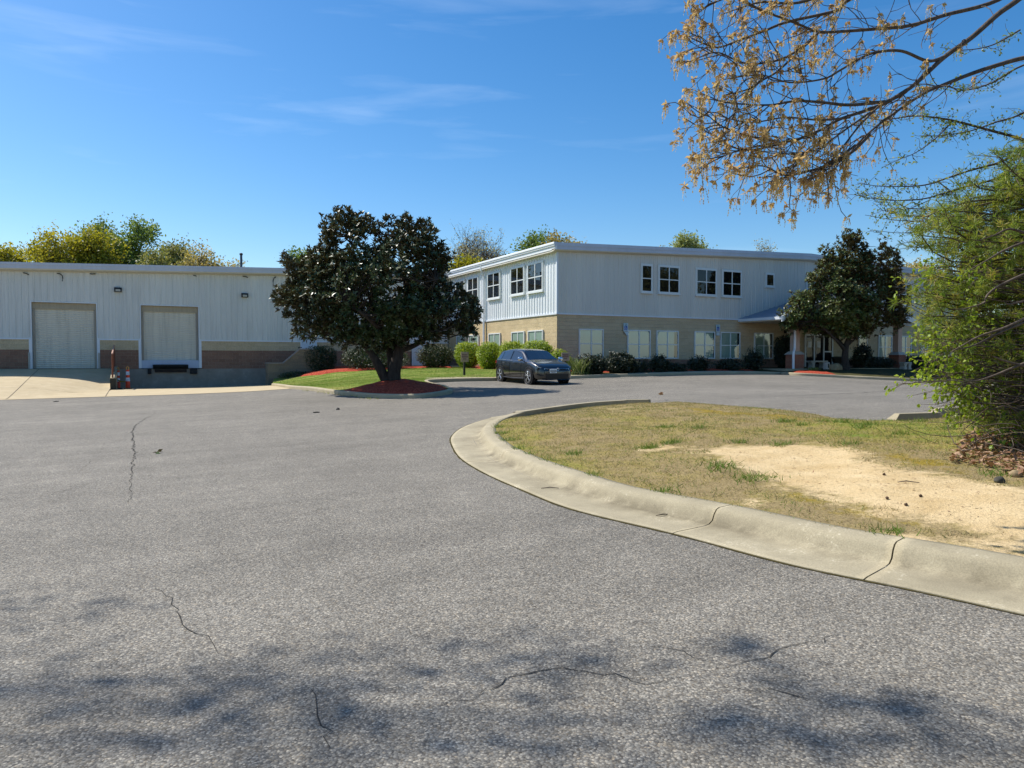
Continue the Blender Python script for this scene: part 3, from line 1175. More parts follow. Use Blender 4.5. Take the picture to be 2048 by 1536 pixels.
MT['hood'] = painted_metal('door_hood_paint', S('#aba18d'), .3, .6)
MT['guide'] = painted_metal('door_guide_paint', S('#a69e8f'), .3, .6)
roll_door(d1, 'grey roll-up door reaching down to the ramp', 1)
roll_door(d2, 'grey roll-up door above the dock bumpers', 2, .42)
a, b = d2[0], d2[1]
mb = MB()
l0, l1 = PV(305, 700, DV)[0], PV(376, 700, DV)[0]
mb.box((a + .001, DV - .02, 1.05), (l0, DV + .31, 1.52))
mb.box((l1, DV - .02, 1.05), (b - .001, DV + .31, 1.52))
mb.box((l0, DV - .021, 1.27), (l1, DV + .31, 1.519))
mb.build('dock_apron_panel', MT['panelblue'] if 'panelblue' in MT else painted_metal('door_bottom_panel', S('#aebccf'), .12, .4), W)
mb = MB()
mb.box((l0 + .02, DV - .32, 1.17), (l1 - .02, DV - .05, 1.26))
mb.hexa([(l0 + .02, DV - .16, 1.02), (l1 - .02, DV - .16, 1.02), (l1 - .02, DV - .06, 1.0), (l0 + .02, DV - .06, 1.0)],
        [(l0 + .02, DV - .30, 1.165), (l1 - .02, DV - .30, 1.165), (l1 - .02, DV - .06, 1.165), (l0 + .02, DV - .06, 1.165)])
mb.build('dock_leveller', MT['black'], W)
mb = MB()
mb.box((l0 + .1, DV - .15, .80), (l1 - .1, DV - .055, .985))
mb.build('leveller_beam', MT['rustdark'] if 'rustdark' in MT else plain('dark_rust', (.03, .018, .014), .8, var=.4), W)
for s0, s1 in ((a + .32, l0 - .08), (l1 + .08, b - .12)):
    mb = MB()
    mb.box((s0, DV - .26, .70), (s1, DV - .055, 1.03))
    mb.build('dock_bumper', MT['black'], W, bevel=.02)
for px in ((236, 580, 'x'), (489, 591, 'x')):
    u, z = PV(px[0], px[1], DV)
    mb = MB()
    w, h = .20, .13
    mb.hexa([(u - w, DV - .24, z - h + .02), (u + w, DV - .24, z - h + .02), (u + w, DV - .03, z - h), (u - w, DV - .03, z - h)],
            [(u - w, DV - .16, z + h), (u + w, DV - .16, z + h), (u + w, DV - .03, z + h + .02), (u - w, DV - .03, z + h + .02)])
    lampc = mb.build('wall_lamp', MT['lampcase'], W, bevel=.015)
    mb = MB()
    mb.hexa([(u - w * .62, DV - .252, z - .10), (u + w * .62, DV - .252, z - .10), (u + w * .62, DV - .2, z - .10), (u - w * .62, DV - .2, z - .10)],
            [(u - w * .62, DV - .215, z + .03), (u + w * .62, DV - .215, z + .03), (u + w * .62, DV - .18, z + .03), (u - w * .62, DV - .18, z + .03)])
    mb.build('lens', MT['lens'], lampc)
for pts in ([(46, 545.2), (52, 546.5), (58, 549.8)], [(114, 546.4), (120, 547.5), (124.3, 551), (125.5, 556), (124.6, 562.5)], [(180, 547.3), (185, 548), (191, 547.6)],
            [(387, 550), (391, 551.5), (393, 552.5)], [(486, 552.5), (491, 553), (496, 555)], [(552, 553.5), (548, 556), (546.2, 562), (546.5, 572)]):
    mb = MB()
    P = []
    for i, (x, y) in enumerate(pts):
        u, z = PV(x, y, DV - .1)
        P.append((u, DV - (.10 if i else .02), z))
    mb.tube(P, .028, 6)
    mb.build('loose_cable', MT['black'], W)
mb = MB()                            # bollard guards beside the ramp door
for u0, u1 in ((PV(57, 720, DV)[0], PV(60, 720, DV)[0]), (PV(196.5, 720, DV)[0], PV(199.5, 720, DV)[0])):
    mb = MB()
    mb.box((u0, DV - .13, .95), (u1, DV - .06, PV(60, 705, DV)[1]))
    mb.build('jamb_guard', MT['stone'], W, bevel=.01)


def steel_door(u0, u1, z0, z1, y, name, parent, mat=None):
    mb = MB()
    t = .06
    mb.box((u0, y - .07, z0), (u0 + t, y + .02, z1))
    mb.box((u1 - t, y - .07, z0), (u1, y + .02, z1))
    mb.box((u0 + t, y - .07, z1 - t), (u1 - t, y + .02, z1))
    f = mb.build('door_frame', MT['trim'], parent)
    mb = MB()
    mb.box((u0 + t, y - .05, z0 + .02), (u1 - t, y + .01, z1 - t))
    d = mb.build(name, mat or MT['whitedoor'], parent)
    mb = MB()
    mb.tube([(u0 + t + .08, y - .05, z0 + 1.0), (u0 + t + .08, y - .11, z0 + 1.0), (u0 + t + .2, y - .11, z0 + 1.0)], .012, 6)
    mb.build('handle', MT['steel'], d)
    return d


MT['steel'] = plain('steel', S('#9a9c9e'), .3, .5, .8, var=.1)
MT['whitedoor'] = painted_metal('white_door_paint', S('#cdd8e0'), .08, .4)
u0, u1 = PV(600.5, 690, DV)[0], PV(633, 690, DV)[0]
steel_door(u0, u1, 1.05, 3.25, DV - .06, 'side_door', W)
u0, u1 = PV(823, 700, DV)[0], PV(851, 700, DV)[0]
steel_door(u0, u1, 1.05, 3.2, DV - .06, 'side_door', W)

# stair to the warehouse side door
ST = thing('entry_stair', 'block walled stair with sloping coping beside the dock pit', 'stairs', (*[PV(550, 765, 46.2)[0], 46.2], 0))
SY = 46.2
pu0, pz0 = PV(535.5, 727.5, SY)
pu1, _ = PV(566, 727, SY)
su1, sz1 = PV(600, 698, SY)
eu1, _ = PV(640, 699, SY)
mb = MB()
mb.box((pu0, SY, -.3), (pu1, SY + .9, pz0))
mb.build('pier', MT['stairblk'] if 'stairblk' in MT else block('stair_block', S('#857a68'), S('#91856f'), S('#94897a'), 0), ST)
mb = MB()
mb.prism([(pu1 + .002, SY + .05, -.3), (eu1, SY + .05, .3), (eu1, SY + .05, sz1 - .06), (su1, SY + .05, sz1 - .06), (pu1 + .002, SY + .05, pz0 - .03)], (0, .25, 0))
mb.build('side_wall', bpy.data.materials['stair_block'], ST)
mb = MB()
mb.hexa([(pu1 + .01, SY + .02, pz0 - .028), (su1, SY + .02, sz1 - .058), (su1, SY + .33, sz1 - .058), (pu1 + .01, SY + .33, pz0 - .028)],
        [(pu1 + .01, SY + .02, pz0 + .06), (su1, SY + .02, sz1 + .03), (su1, SY + .33, sz1 + .03), (pu1 + .01, SY + .33, pz0 + .06)])
mb.box((su1 + .001, SY + .02, sz1 - .057), (eu1, SY + .33, sz1 + .03))
mb.box((pu0 - .03, SY - .03, pz0 + .001), (pu1 + .008, SY + .93, pz0 + .07))
mb.build('coping', MT['coping'] if 'coping' in MT else plain('coping_stone', S('#8d8780'), .8, var=.15), ST)
for k in range(6):
    mb = MB()
    mb.box((pu1 + .3 * k, SY + .35, -.2), (pu1 + .3 * (k + 1) - .003, SY + 2.7, .0 + .175 * (k + 1)))
    mb.build('step', MT['walk'], ST)
mb = MB()
mb.box((pu1 + 1.8, SY + .35, -.2), (eu1, SY + 2.7, 1.049))
mb.build('landing', MT['walk'], ST)
mb = MB()
mb.tube([(su1 - .05, SY + .2, sz1 + .05), (su1 - .05, SY + .2, sz1 + .1), (su1 + .15, SY + .2, sz1 + .1)], .03, 6)
mb.build('bracket', MT['black'], ST)

# low wall and handrail between ramp and pit
LWv = 43.2
pt = PV(226, 756, LWv)
zt = pt[1]
LW = thing('ramp_wall', 'low concrete wall between the ramp and the dock pit', 'wall', (-.8, LWv, 0))
ua, ub = PV(220.5, 770, LWv)[0], PV(232, 770, LWv)[0]
mb = MB()
zt2 = 1.18
mb.hexa([(ua, LWv, -.4), (ub, LWv, -.4), (ub, 48.95, -.4), (ua, 48.95, -.4)], [(ua, LWv, zt), (ub, LWv, zt), (ub, 48.95, zt2), (ua, 48.95, zt2)])
mb.build('wall_body', MT['walldark'] if 'walldark' in MT else concrete('stained_concrete', S('#8b8068'), S('#a89b80'), .1), LW)
mb = MB()
mb.hexa([(ua - .01, LWv - .012, -.4), (ub + .01, LWv - .012, -.4), (ub + .01, LWv - .002, -.4), (ua - .01, LWv - .002, -.4)], [(ua - .01, LWv - .012, zt - .03), (ub + .01, LWv - .012, zt - .03), (ub + .01, LWv - .002, zt - .03), (ua - .01, LWv - .002, zt - .03)])
mb.build('end_plate', MT['post'], LW)
HR = thing('handrail', 'rusty steel handrail on the low wall beside the ramp', 'handrail', ((ua + ub) / 2, LWv, zt))
um = (ua + ub) / 2 - .02
rz = lambda v: zt + (zt2 - zt) * (v - LWv) / (48.95 - LWv)
mb = MB()
mb.tube([(um, LWv + .15, rz(LWv + .15) + 1.22), (um, 48.7, rz(48.7) + 1.22)], .045, 8)
mb.build('top_rail', MT['pinksteel'], HR)
mb = MB()
mb.tube([(um, LWv + .15, rz(LWv + .15) + .2), (um, 48.7, rz(48.7) + .2)], .03, 6)
mb.build('bottom_rail', MT['rust'], HR)
for v in (LWv + .15, 46.0, 48.7):
    mb = MB()
    mb.tube([(um, v, rz(v)), (um, v, rz(v) + 1.2)], .04, 8)
    mb.build('post', MT['rust'], HR)
mb = MB()
for v in np.arange(LWv + .3, 48.6, .14):
    mb.box((um - .011, v - .011, rz(v) + .2), (um + .011, v + .011, rz(v) + 1.2))
mb.build('balusters', MT['rust'], HR)


# roof vents
def roof_item(x, y, v, name, label, cat):
    u, z = PV(x, y, v)
    return thing(name, label, cat, (u, v, ze(u))), u, z


R, u, z = roof_item(482.3, 509, 58, 'vent_pipe', 'thin dark vent pipe standing on the warehouse roof', 'pipe')
mb = MB()
mb.tube([(u, 58, ze(u) - .05), (u, 58, z)], .085, 10)
mb.build('pipe', MT['pipeblue'] if 'pipeblue' in MT else plain('pipe_paint', S('#3b4a56'), .5, var=.2), R)
mb = MB()
mb.lathe((u, 58, z - .05), [(.085, 0), (.12, .02), (.12, .12), (.06, .16)], 10)
mb.build('cap', MT['post'], R)
R, u, z = roof_item(583, 515, 56, 'roof_ventilator', 'pale domed roof ventilator with a dark cap above the large magnolia edge', 'ventilator')
mb = MB()
z0 = ze(u)
mb.lathe((u, 56, z0 - .05), [(.26, 0), (.26, .2), (.30, .22), (.38, .42), (.34, .62), (.2, .78), (.08, .84)], 18)
mb.build('turbine', plain('galvanised', S('#b9b4c4'), .45, .4, .3, var=.1), R, smooth=True)
mb = MB()
mb.lathe((u + .05, 56, z0 + .8), [(.1, 0), (.19, .04), (.2, .16), (.13, .27), (.02, .3)], 14)
mb.build('cap', plain('dark_cap', (.03, .03, .05), .5), R, smooth=True)
R, u, z = roof_item(559, 527, 56, 'vent_box', 'narrow dark vent box on the warehouse roof beside the ventilator', 'vent')
mb = MB()
mb.box((u - .17, 55.8, ze(u) - .05), (u + .17, 56.2, ze(u) + .62))
mb.build('vent_body', MT['post'], R, bevel=.02)
mb = MB()
mb.box((u - .21, 55.76, ze(u) + .62), (u + .21, 56.24, ze(u) + .68))
mb.build('lid', MT['post'], R)

# traffic delineators
for i, (x, lab) in enumerate(((236.5, 'orange and white delineator post beside the low ramp wall'), (256, 'orange and white delineator post standing farther from the ramp wall, on the open pit side'))):
    g = G(x, 778.5)
    T = thing('delineator_post', lab, 'delineator', (g[0], g[1], tz1(g[0], g[1]) + .012), 'delineators by the dock pit')
    z0 = tz1(g[0], g[1]) + .012
    mb = MB()
    mb.lathe((g[0], g[1], z0), [(.2, 0), (.2, .04), (.15, .06), (.11, .07)], 8)
    mb.build('base', MT['black'], T)
    mb = MB()
    mb.lathe((g[0], g[1], z0 + .07), [(.118, 0), (.10, .43), (.085, .9), (.075, .99)], 14)
    mb.build('tube', MT['orange'], T, smooth=True)
    for a, b in ((.36, .56), (.70, .89)):
        mb = MB()
        r = lambda h: .118 - .036 * h / .9 + .003
        mb.lathe((g[0], g[1], z0 + .07), [(r(a), a), (r(b), b)], 14)
        mb.build('reflective_band', MT['reflect'], T, smooth=True)
    mb = MB()
    mb.tube([(g[0] - .05, g[1], z0 + 1.05), (g[0] - .06, g[1], z0 + 1.17), (g[0], g[1], z0 + 1.24), (g[0] + .06, g[1], z0 + 1.17), (g[0] + .05, g[1], z0 + 1.05)], .022, 6)
    mb.build('handle', MT['handleor'] if 'handleor' in MT else plain('pale_orange', S('#d9a24e'), .5), T)
    if i == 0:
        gA = g
    else:
        gB = g
mb = MB()
n = 14
P = []
for k in range(n + 1):
    t = k / n
    q = gA * (1 - t) + gB * t
    P.append((q[0], q[1] - .14, q[2] + .52 - .10 * math.sin(math.pi * t), .035 + .012 * math.sin(t * 9)))
V = []
for x, y, z, h in P:
    V += [(x, y, z - h), (x, y + .012, z + h), (x, y + .014, z + h), (x, y + .003, z - h)]
mb.add(V, [(4 * i + j, 4 * i + (j + 1) % 4, 4 * i + 4 + (j + 1) % 4, 4 * i + 4 + j) for i in range(n) for j in range(4)])
TP = mb.build('barrier_tape', MT['tape'], None, loc=tuple(P[0][:3]))
tag(TP, 'yellow barrier tape sagging between the two delineator posts', 'tape')
# ================================================================== two storey office
FV, SU = 33.9, 20.2
UR0, RIDGE, UEND = 20.2, 39.0, 57.8
OB = thing('office_building', 'two storey office with pale ribbed metal above tan block and a porch over its entrance', 'office', (SU, FV, 0))
ztop0 = PV(1112, 485, FV - .3)[1]
oz = lambda u: ztop0 + .034 * (min(u, RIDGE) - SU) - .0345 * max(0, u - RIDGE)   # top of fascia
osd = PV(1112, 626.3, FV)[1]         # bottom of siding
w_base = PV(1355, 717.5, FV)[1]
MT['panel'] = painted_metal('shaded_gable_tone', S('#d6d2c8'), .1)  # siding copy with the shade of the office front put into its colour
mb = MB()
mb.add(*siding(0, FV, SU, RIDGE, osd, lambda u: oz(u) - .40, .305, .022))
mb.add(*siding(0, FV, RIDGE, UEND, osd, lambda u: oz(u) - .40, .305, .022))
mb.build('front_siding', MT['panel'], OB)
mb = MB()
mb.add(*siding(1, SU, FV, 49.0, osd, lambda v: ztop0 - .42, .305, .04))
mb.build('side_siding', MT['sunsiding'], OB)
mb = MB()
mb.box((SU - .045, FV - .045, osd), (SU + .05, FV + .05, ztop0 - .4))
mb.build('corner_trim', MT['trim'], OB)
mb = MB()
mb.box((SU - .06, FV - .055, osd - .06), (UEND, FV + .02, osd + .02))
mb.box((SU - .055, FV + .021, osd - .061), (SU + .02, 49.0, osd + .021))
mb.build('base_trim', MT['trim'], OB)
zb0 = w_base - .04
mb = MB()
mb.box((SU, FV, zb0), (UEND, FV + .2, osd - .061))
mb.build('front_block_wall', MT['tan0'], OB)
mb = MB()
mb.box((SU, FV - .012, -.2), (UEND, FV + .2, zb0))
mb.build('front_base_courses', MT['brown0'], OB)
mb = MB()
mb.box((SU - .003, FV + .001, zb0), (SU + .19, 49.0, osd - .062))
mb.build('side_block_wall', MT['tan1'], OB)
mb = MB()
mb.box((SU - .015, FV - .011, -.2), (SU + .19, 49.0, zb0))
mb.build('side_base_courses', MT['brown1'], OB)
# roof, fascia, soffit, gutter
OH = .33
mb = MB()
for a, b in ((SU - OH + .12, RIDGE), (RIDGE, UEND + OH)):
    mb.hexa([(a, FV - OH + .03, oz(a) - .14), (b, FV - OH + .03, oz(b) - .14), (b, FV + 30, oz(b) - .14), (a, FV + 30, oz(a) - .14)],
            [(a, FV - OH + .03, oz(a) - .02), (b, FV - OH + .03, oz(b) - .02), (b, FV + 30, oz(b) - .02), (a, FV + 30, oz(a) - .02)])
mb.box((SU, FV + 29.8, 0), (UEND, FV + 30, 7.2))
mb.box((UEND - .2, FV + .2, 0), (UEND, FV + 29.8, 7.2))
mb.build('roof', MT['roof'], OB)
mb = MB()
for a, b in ((SU - OH, RIDGE), (RIDGE, UEND + OH)):
    mb.hexa([(a, FV - OH, oz(a) - .34), (b, FV - OH, oz(b) - .34), (b, FV - OH + .025, oz(b) - .34), (a, FV - OH + .025, oz(a) - .34)],
            [(a, FV - OH, oz(a)), (b, FV - OH, oz(b)), (b, FV - OH + .025, oz(b)), (a, FV - OH + .025, oz(a))])
    mb.hexa([(a, FV - OH - .03, oz(a) - .16), (b, FV - OH - .03, oz(b) - .16), (b, FV - OH - .001, oz(b) - .16), (a, FV - OH - .001, oz(a) - .16)],
            [(a, FV - OH - .03, oz(a) + .02), (b, FV - OH - .03, oz(b) + .02), (b, FV - OH - .001, oz(b) + .02), (a, FV - OH - .001, oz(a) + .02)])
mb.build('fascia', MT['fascia'], OB)
mb = MB()
for a, b in ((SU - OH, RIDGE), (RIDGE, UEND + OH)):
    mb.hexa([(a, FV - OH + .026, oz(a) - .38), (b, FV - OH + .026, oz(b) - .38), (b, FV, oz(b) - .44), (a, FV, oz(a) - .44)],
            [(a, FV - OH + .026, oz(a) - .3), (b, FV - OH + .026, oz(b) - .3), (b, FV, oz(b) - .3), (a, FV, oz(a) - .3)])
mb.box((SU - OH + .02, FV + .001, ztop0 - .45), (SU - .001, 48.9, ztop0 - .38))
mb.build('soffit', MT['soffit'], OB)
mb = MB()                            # stepped gutter along the side eave
ga = SU - OH
P = [(0, -.36), (0, -.17), (-.05, -.17), (-.05, -.10), (-.085, -.08), (-.085, .0), (-.06, .03), (.12, .03), (.12, -.36)]
V = [(ga + x, FV - OH - .02, ztop0 + z) for x, z in P] + [(ga + x, 49.2, ztop0 + z) for x, z in P]
n = len(P)
mb.add(V, [tuple(range(n)), tuple(range(2 * n - 1, n - 1, -1))] + [(i, n + i, n + (i + 1) % n, (i + 1) % n) for i in range(n)])
mb.build('gutter', MT['white'], OB)
dv, dz = PU(968, 540, SU - .1)
mb = MB()
mb.tube([(ga + .03, dv, ztop0 - .15), (ga + .03, dv, ztop0 - .5), (SU - .12, dv, ztop0 - .85), (SU - .12, dv, 1.0)], .075, 8)
mb.build('downspout', MT['white'], OB)


def window(parent, axis, plane, s0, s1, z0, z1, cols=2, rows=2, lower=True, blind=1.0, t=.065, dark=None):
    pt = (lambda s, o, z: (s, plane - o, z)) if axis == 0 else (lambda s, o, z: (plane - o, s, z))
    mb = MB()

    def bx(a, b, c, d, o0, o1):
        mb.box(np.array(pt(a, o0, c)), np.array(pt(b, o1, d)))
    D = .075
    bx(s0, s0 + t, z0, z1, -.01, D)
    bx(s1 - t, s1, z0, z1, -.01, D)
    bx(s0 + t, s1 - t, z1 - t, z1, -.01, D)
    bx(s0 + t, s1 - t, z0, z0 + t, -.01, D)
    mw = .03
    for k in range(1, cols):
        c = s0 + (s1 - s0) * k / cols
        bx(c - mw, c + mw, z0 + t, z1 - t, -.01, D - .004)
    for k in range(1, rows):
        c = z0 + (z1 - z0) * k / rows
        bx(s0 + t, s1 - t, c - mw * .9, c + mw * .9, -.01, D - .008)
    if not lower:                    # projecting head and sill flashing
        bx(s0 - .05, s1 + .05, z1 + .001, z1 + .06, -.01, .05)
        bx(s0 - .05, s1 + .05, z0 - .09, z0 - .001, -.01, D + .035)
        bx(s0 - .05, s0 - .001, z0, z1, -.01, .05)
        bx(s1 + .001, s1 + .05, z0, z1, -.01, .05)
    wn = mb.build('window', MT['frame'], parent)
    mb = MB()
    bxx = lambda a, b, c, d, o0, o1: mb.box(np.array(pt(a, o0, c)), np.array(pt(b, o1, d)))
    q = t * .8
    mb.add([pt(s0 + q, .05, z0 + q), pt(s1 - q, .05, z0 + q), pt(s1 - q, .05, z1 - q), pt(s0 + q, .05, z1 - q)], [(0, 1, 2, 3) if axis == 0 else (3, 2, 1, 0)])
    mb.build('pane', MT['glass'] if lower else MT['glassside'] if axis else MT['glassd'], wn)
    mb = MB()
    bxx(s0 + t * .8, s1 - t * .8, z0 + t * .8, z1 - t * .8, .034, .037)
    mb.build('backing', MT['dark'], wn)
    if lower and blind > 0:
        mb = MB()
        e = s0 + t + (s1 - s0 - 2 * t) * blind
        a = s0 + t
        k = 0
        while a < e - .02:
            b = min(a + .082, e)
            o = .0395 if k % 2 else .0415
            mb.add([pt(a, o, z0 + t), pt(b + .004, o + .002, z0 + t), pt(b + .004, o + .002, z1 - t), pt(a, o, z1 - t)], [(0, 1, 2, 3)])
            a = b
            k += 1
        mb.build('blind', MT['blind'], wn)
    return wn


ux = lambda x, y=660: PV(x, y, FV)[0]
wl_top = PV(1300, 660.5, FV)[1]
for x0, x1, bl in ((1157, 1206, .97), (1254, 1300, .96), (1312, 1356, .84), (1388, 1429, .95), (1440, 1479.5, .88), (1508, 1545.5, .86), (1716, 1734, .3), (1756, 1783, .7), (1799, 1822, .6), (1841, 1866, .5), (1889, 1912, .6)):
    window(OB, 0, FV, ux(x0), ux(x1), w_base, wl_top, 2 if x1 - x0 > 20 else 1, 2, True, bl)
zu1, zu0 = PV(1335, 533, FV)[1], PV(1335, 586.5, FV)[1]
for x0, x1, c in ((1281.5, 1302.5, 1), (1316, 1357, 2), (1391, 1431, 2), (1443.5, 1481, 2), (1612, 1644, 2), (1797, 1823, 2), (1848, 1891, 3)):
    window(OB, 0, FV - .022, ux(x0, 560), ux(x1, 560), zu0, zu1, c, 2, False)
z1_, z0_ = PV(1539, 548, FV)[1], PV(1539, 573, FV)[1]
window(OB, 0, FV - .022, ux(1530.5, 560), ux(1546.5, 560), z0_, z1_, 1, 1, False)
vx = lambda x, y=600: PU(x, y, SU)[0]
zs1, zs0 = PU(1073, 526, SU)[1], PU(1073, 583, SU)[1]
for x0, x1 in ((1088, 1058), (1050.5, 1024), (1002, 977.5), (958.5, 938), (931, 914), (904, 892)):
    window(OB, 1, SU - .035, vx(x0), vx(x1), zs0, zs1, 2, 2, False)
zl1 = PU(1073, 660.5, SU)[1]
for x0, x1 in ((1088, 1058), (1050.5, 1025), (1002, 979), (958.5, 939), (931, 914.5)):
    window(OB, 1, SU - .016, vx(x0), vx(x1), w_base, zl1, 2, 2, True, .95)

# -------- entrance porch (part of the office)
PU0, PU1, PVF, PZE, PZR = 33.2, 45.4, 30.5, 3.98, 5.60
PC = (PU0 + PU1) / 2
mb = MB()
th = .10
for a, b in (((PU0, PZE), (PC, PZR)), ((PC, PZR), (PU1, PZE))):
    mb.hexa([(a[0], PVF, a[1]), (b[0], PVF, b[1]), (b[0], FV - .03, b[1]), (a[0], FV - .03, a[1])],
            [(a[0], PVF, a[1] + th), (b[0], PVF, b[1] + th), (b[0], FV - .03, b[1] + th), (a[0], FV - .03, a[1] + th)])
k = PU0 + .4
while k < PU1 - .2:                  # standing seams
    z = PZE + (PZR - PZE) * (1 - abs(k - PC) / (PC - PU0)) + th
    mb.box((k - .012, PVF, z - .03), (k + .012, FV - .03, z + .03))
    k += .42
mb.build('porch_roof', MT['porchroof'], OB)
mb = MB()
for a, b in (((PU0 - .1, PZE - .04), (PC, PZR + .0)), ((PC, PZR), (PU1 + .1, PZE - .04))):
    mb.hexa([(a[0], PVF - .05, a[1] - .2), (b[0], PVF - .05, b[1] - .2), (b[0], PVF - .005, b[1] - .2), (a[0], PVF - .005, a[1] - .2)],
            [(a[0], PVF - .05, a[1] + .13), (b[0], PVF - .05, b[1] + .13), (b[0], PVF - .005, b[1] + .13), (a[0], PVF - .005, a[1] + .13)])
mb.prism([(PU0 + .1, PVF + .25, PZE - .02), (PU1 - .1, PVF + .25, PZE - .02), (PC, PVF + .25, PZR - .04)], (0, .08, 0))
mb.build('porch_gable', MT['white'], OB)
mb = MB()
for s in (PU0 - .12, PU1):
    mb.box((s, PVF - .002, PZE - .10), (s + .12, FV - .03, PZE + .06))
mb.build('porch_gutter', MT['trim'], OB)
mb = MB()
mb.box((PU0 + .02, PVF + .02, PZE - .16), (PU1 - .02, FV - .03, PZE - .101))
mb.build('porch_ceiling', MT['soffit'], OB)
mb = MB()
mb.box((33.4, 30.4, .3), (45.4, FV - .02, 1.03))
mb.build('porch_floor', MT['walk'], OB)


def column(u, v):
    mb = MB()
    mb.box((u - .19, v - .19, 2.05), (u + .19, v + .19, PZE - .16))
    c = mb.build('column', MT['stucco'], OB)
    mb = MB()
    mb.box((u - .36, v - .36, .5), (u + .36, v + .36, 1.86))
    mb.build('brick_base', MT['brickred'], c)
    mb = MB()
    mb.hexa([(u - .43, v - .43, 1.861), (u + .43, v - .43, 1.861), (u + .43, v + .43, 1.861), (u - .43, v + .43, 1.861)],
            [(u - .24, v - .24, 2.05), (u + .24, v - .24, 2.05), (u + .24, v + .24, 2.05), (u - .24, v + .24, 2.05)])
    mb.build('cap', MT['stone'], c)
    return c


column(34.78, 31.0)
column(44.1, 31.0)
mb = MB()
mb.tube([(34.48, 30.74, PZE - .17), (34.48, 30.74, 2.3), (34.4, 30.7, 2.12), (34.22, 30.58, 2.02), (34.18, 30.56, 1.9), (34.18, 30.56, .9)], .07, 8)
mb.build('porch_downspout', MT['white'], OB)
lu, lzz = PV(1571, 664, FV)
mb = MB()
mb.box((lu - .16, FV - .22, lzz - .1), (lu + .16, FV - .02, lzz + .12))
lm = mb.build('porch_lamp', MT['lampcase'], OB, bevel=.02)
mb = MB()
mb.box((lu - .12, FV - .235, lzz - .09), (lu + .12, FV - .221, lzz + .02))
mb.build('lens', MT['lens'], lm)
# glazed entrance
ea, eb, ec, ed = ux(1608.5, 700), ux(1626, 700), ux(1645, 700), ux(1662.5, 700)
ez1 = PV(1630, 672, FV)[1]
mb = MB()
for s in (ea, eb, ec, ed):
    mb.box((s - .05, FV - .12, 1.03), (s + .05, FV - .02, ez1))
mb.box((ea - .05, FV - .121, ez1), (ed + .05, FV - .02, ez1 + .12))
mb.box((ec + .05, FV - .115, 2.05), (ed - .05, FV - .02, 2.12))
fr = mb.build('entrance_frame', MT['frame'], OB)
mb = MB()
mb.box((ea, FV - .03, 1.03), (ed, FV - .022, ez1))
mb.build('backing', MT['dark'], fr)
for a, b in ((ea, eb), (eb, ec)):
    mb = MB()
    for c0, c1, h0, h1 in ((a + .052, a + .12, 1.05, ez1 - .01), (b - .12, b - .052, 1.05, ez1 - .01), (a + .12, b - .12, 1.05, 1.25), (a + .12, b - .12, ez1 - .1, ez1 - .01)):
        mb.box((c0, FV - .10, h0), (c1, FV - .05, h1))
    d = mb.build('glass_door', MT['doorframe'] if 'doorframe' in MT else plain('dark_door_frame', (.03, .028, .026), .4), OB)
    mb = MB()
    mb.add([(a + .12, FV - .075, 1.25), (b - .12, FV - .075, 1.25), (b - .12, FV - .075, ez1 - .1), (a + .12, FV - .075, ez1 - .1)], [(0, 1, 2, 3)])
    mb.build('pane', MT['glassd'], d)
    mb = MB()
    m_ = (a + b) / 2
    mb.box((m_ - .16, FV - .084, 2.35), (m_ + .16, FV - .078, 2.75))
    mb.build('paper_notice', MT['paper'], d)
    mb = MB()
    hx = b - .16 if a == ea else a + .16
    mb.tube([(hx, FV - .10, 1.9), (hx, FV - .16, 1.95), (hx, FV - .16, 2.35), (hx, FV - .10, 2.4)], .016, 6)
    mb.build('handle', MT['steel'], d)
mb = MB()
mb.add([(ec + .05, FV - .075, 1.1), (ed - .05, FV - .075, 1.1), (ed - .05, FV - .075, ez1), (ec + .05, FV - .075, ez1)], [(0, 1, 2, 3)])
mb.build('side_light', MT['glassd'], fr)


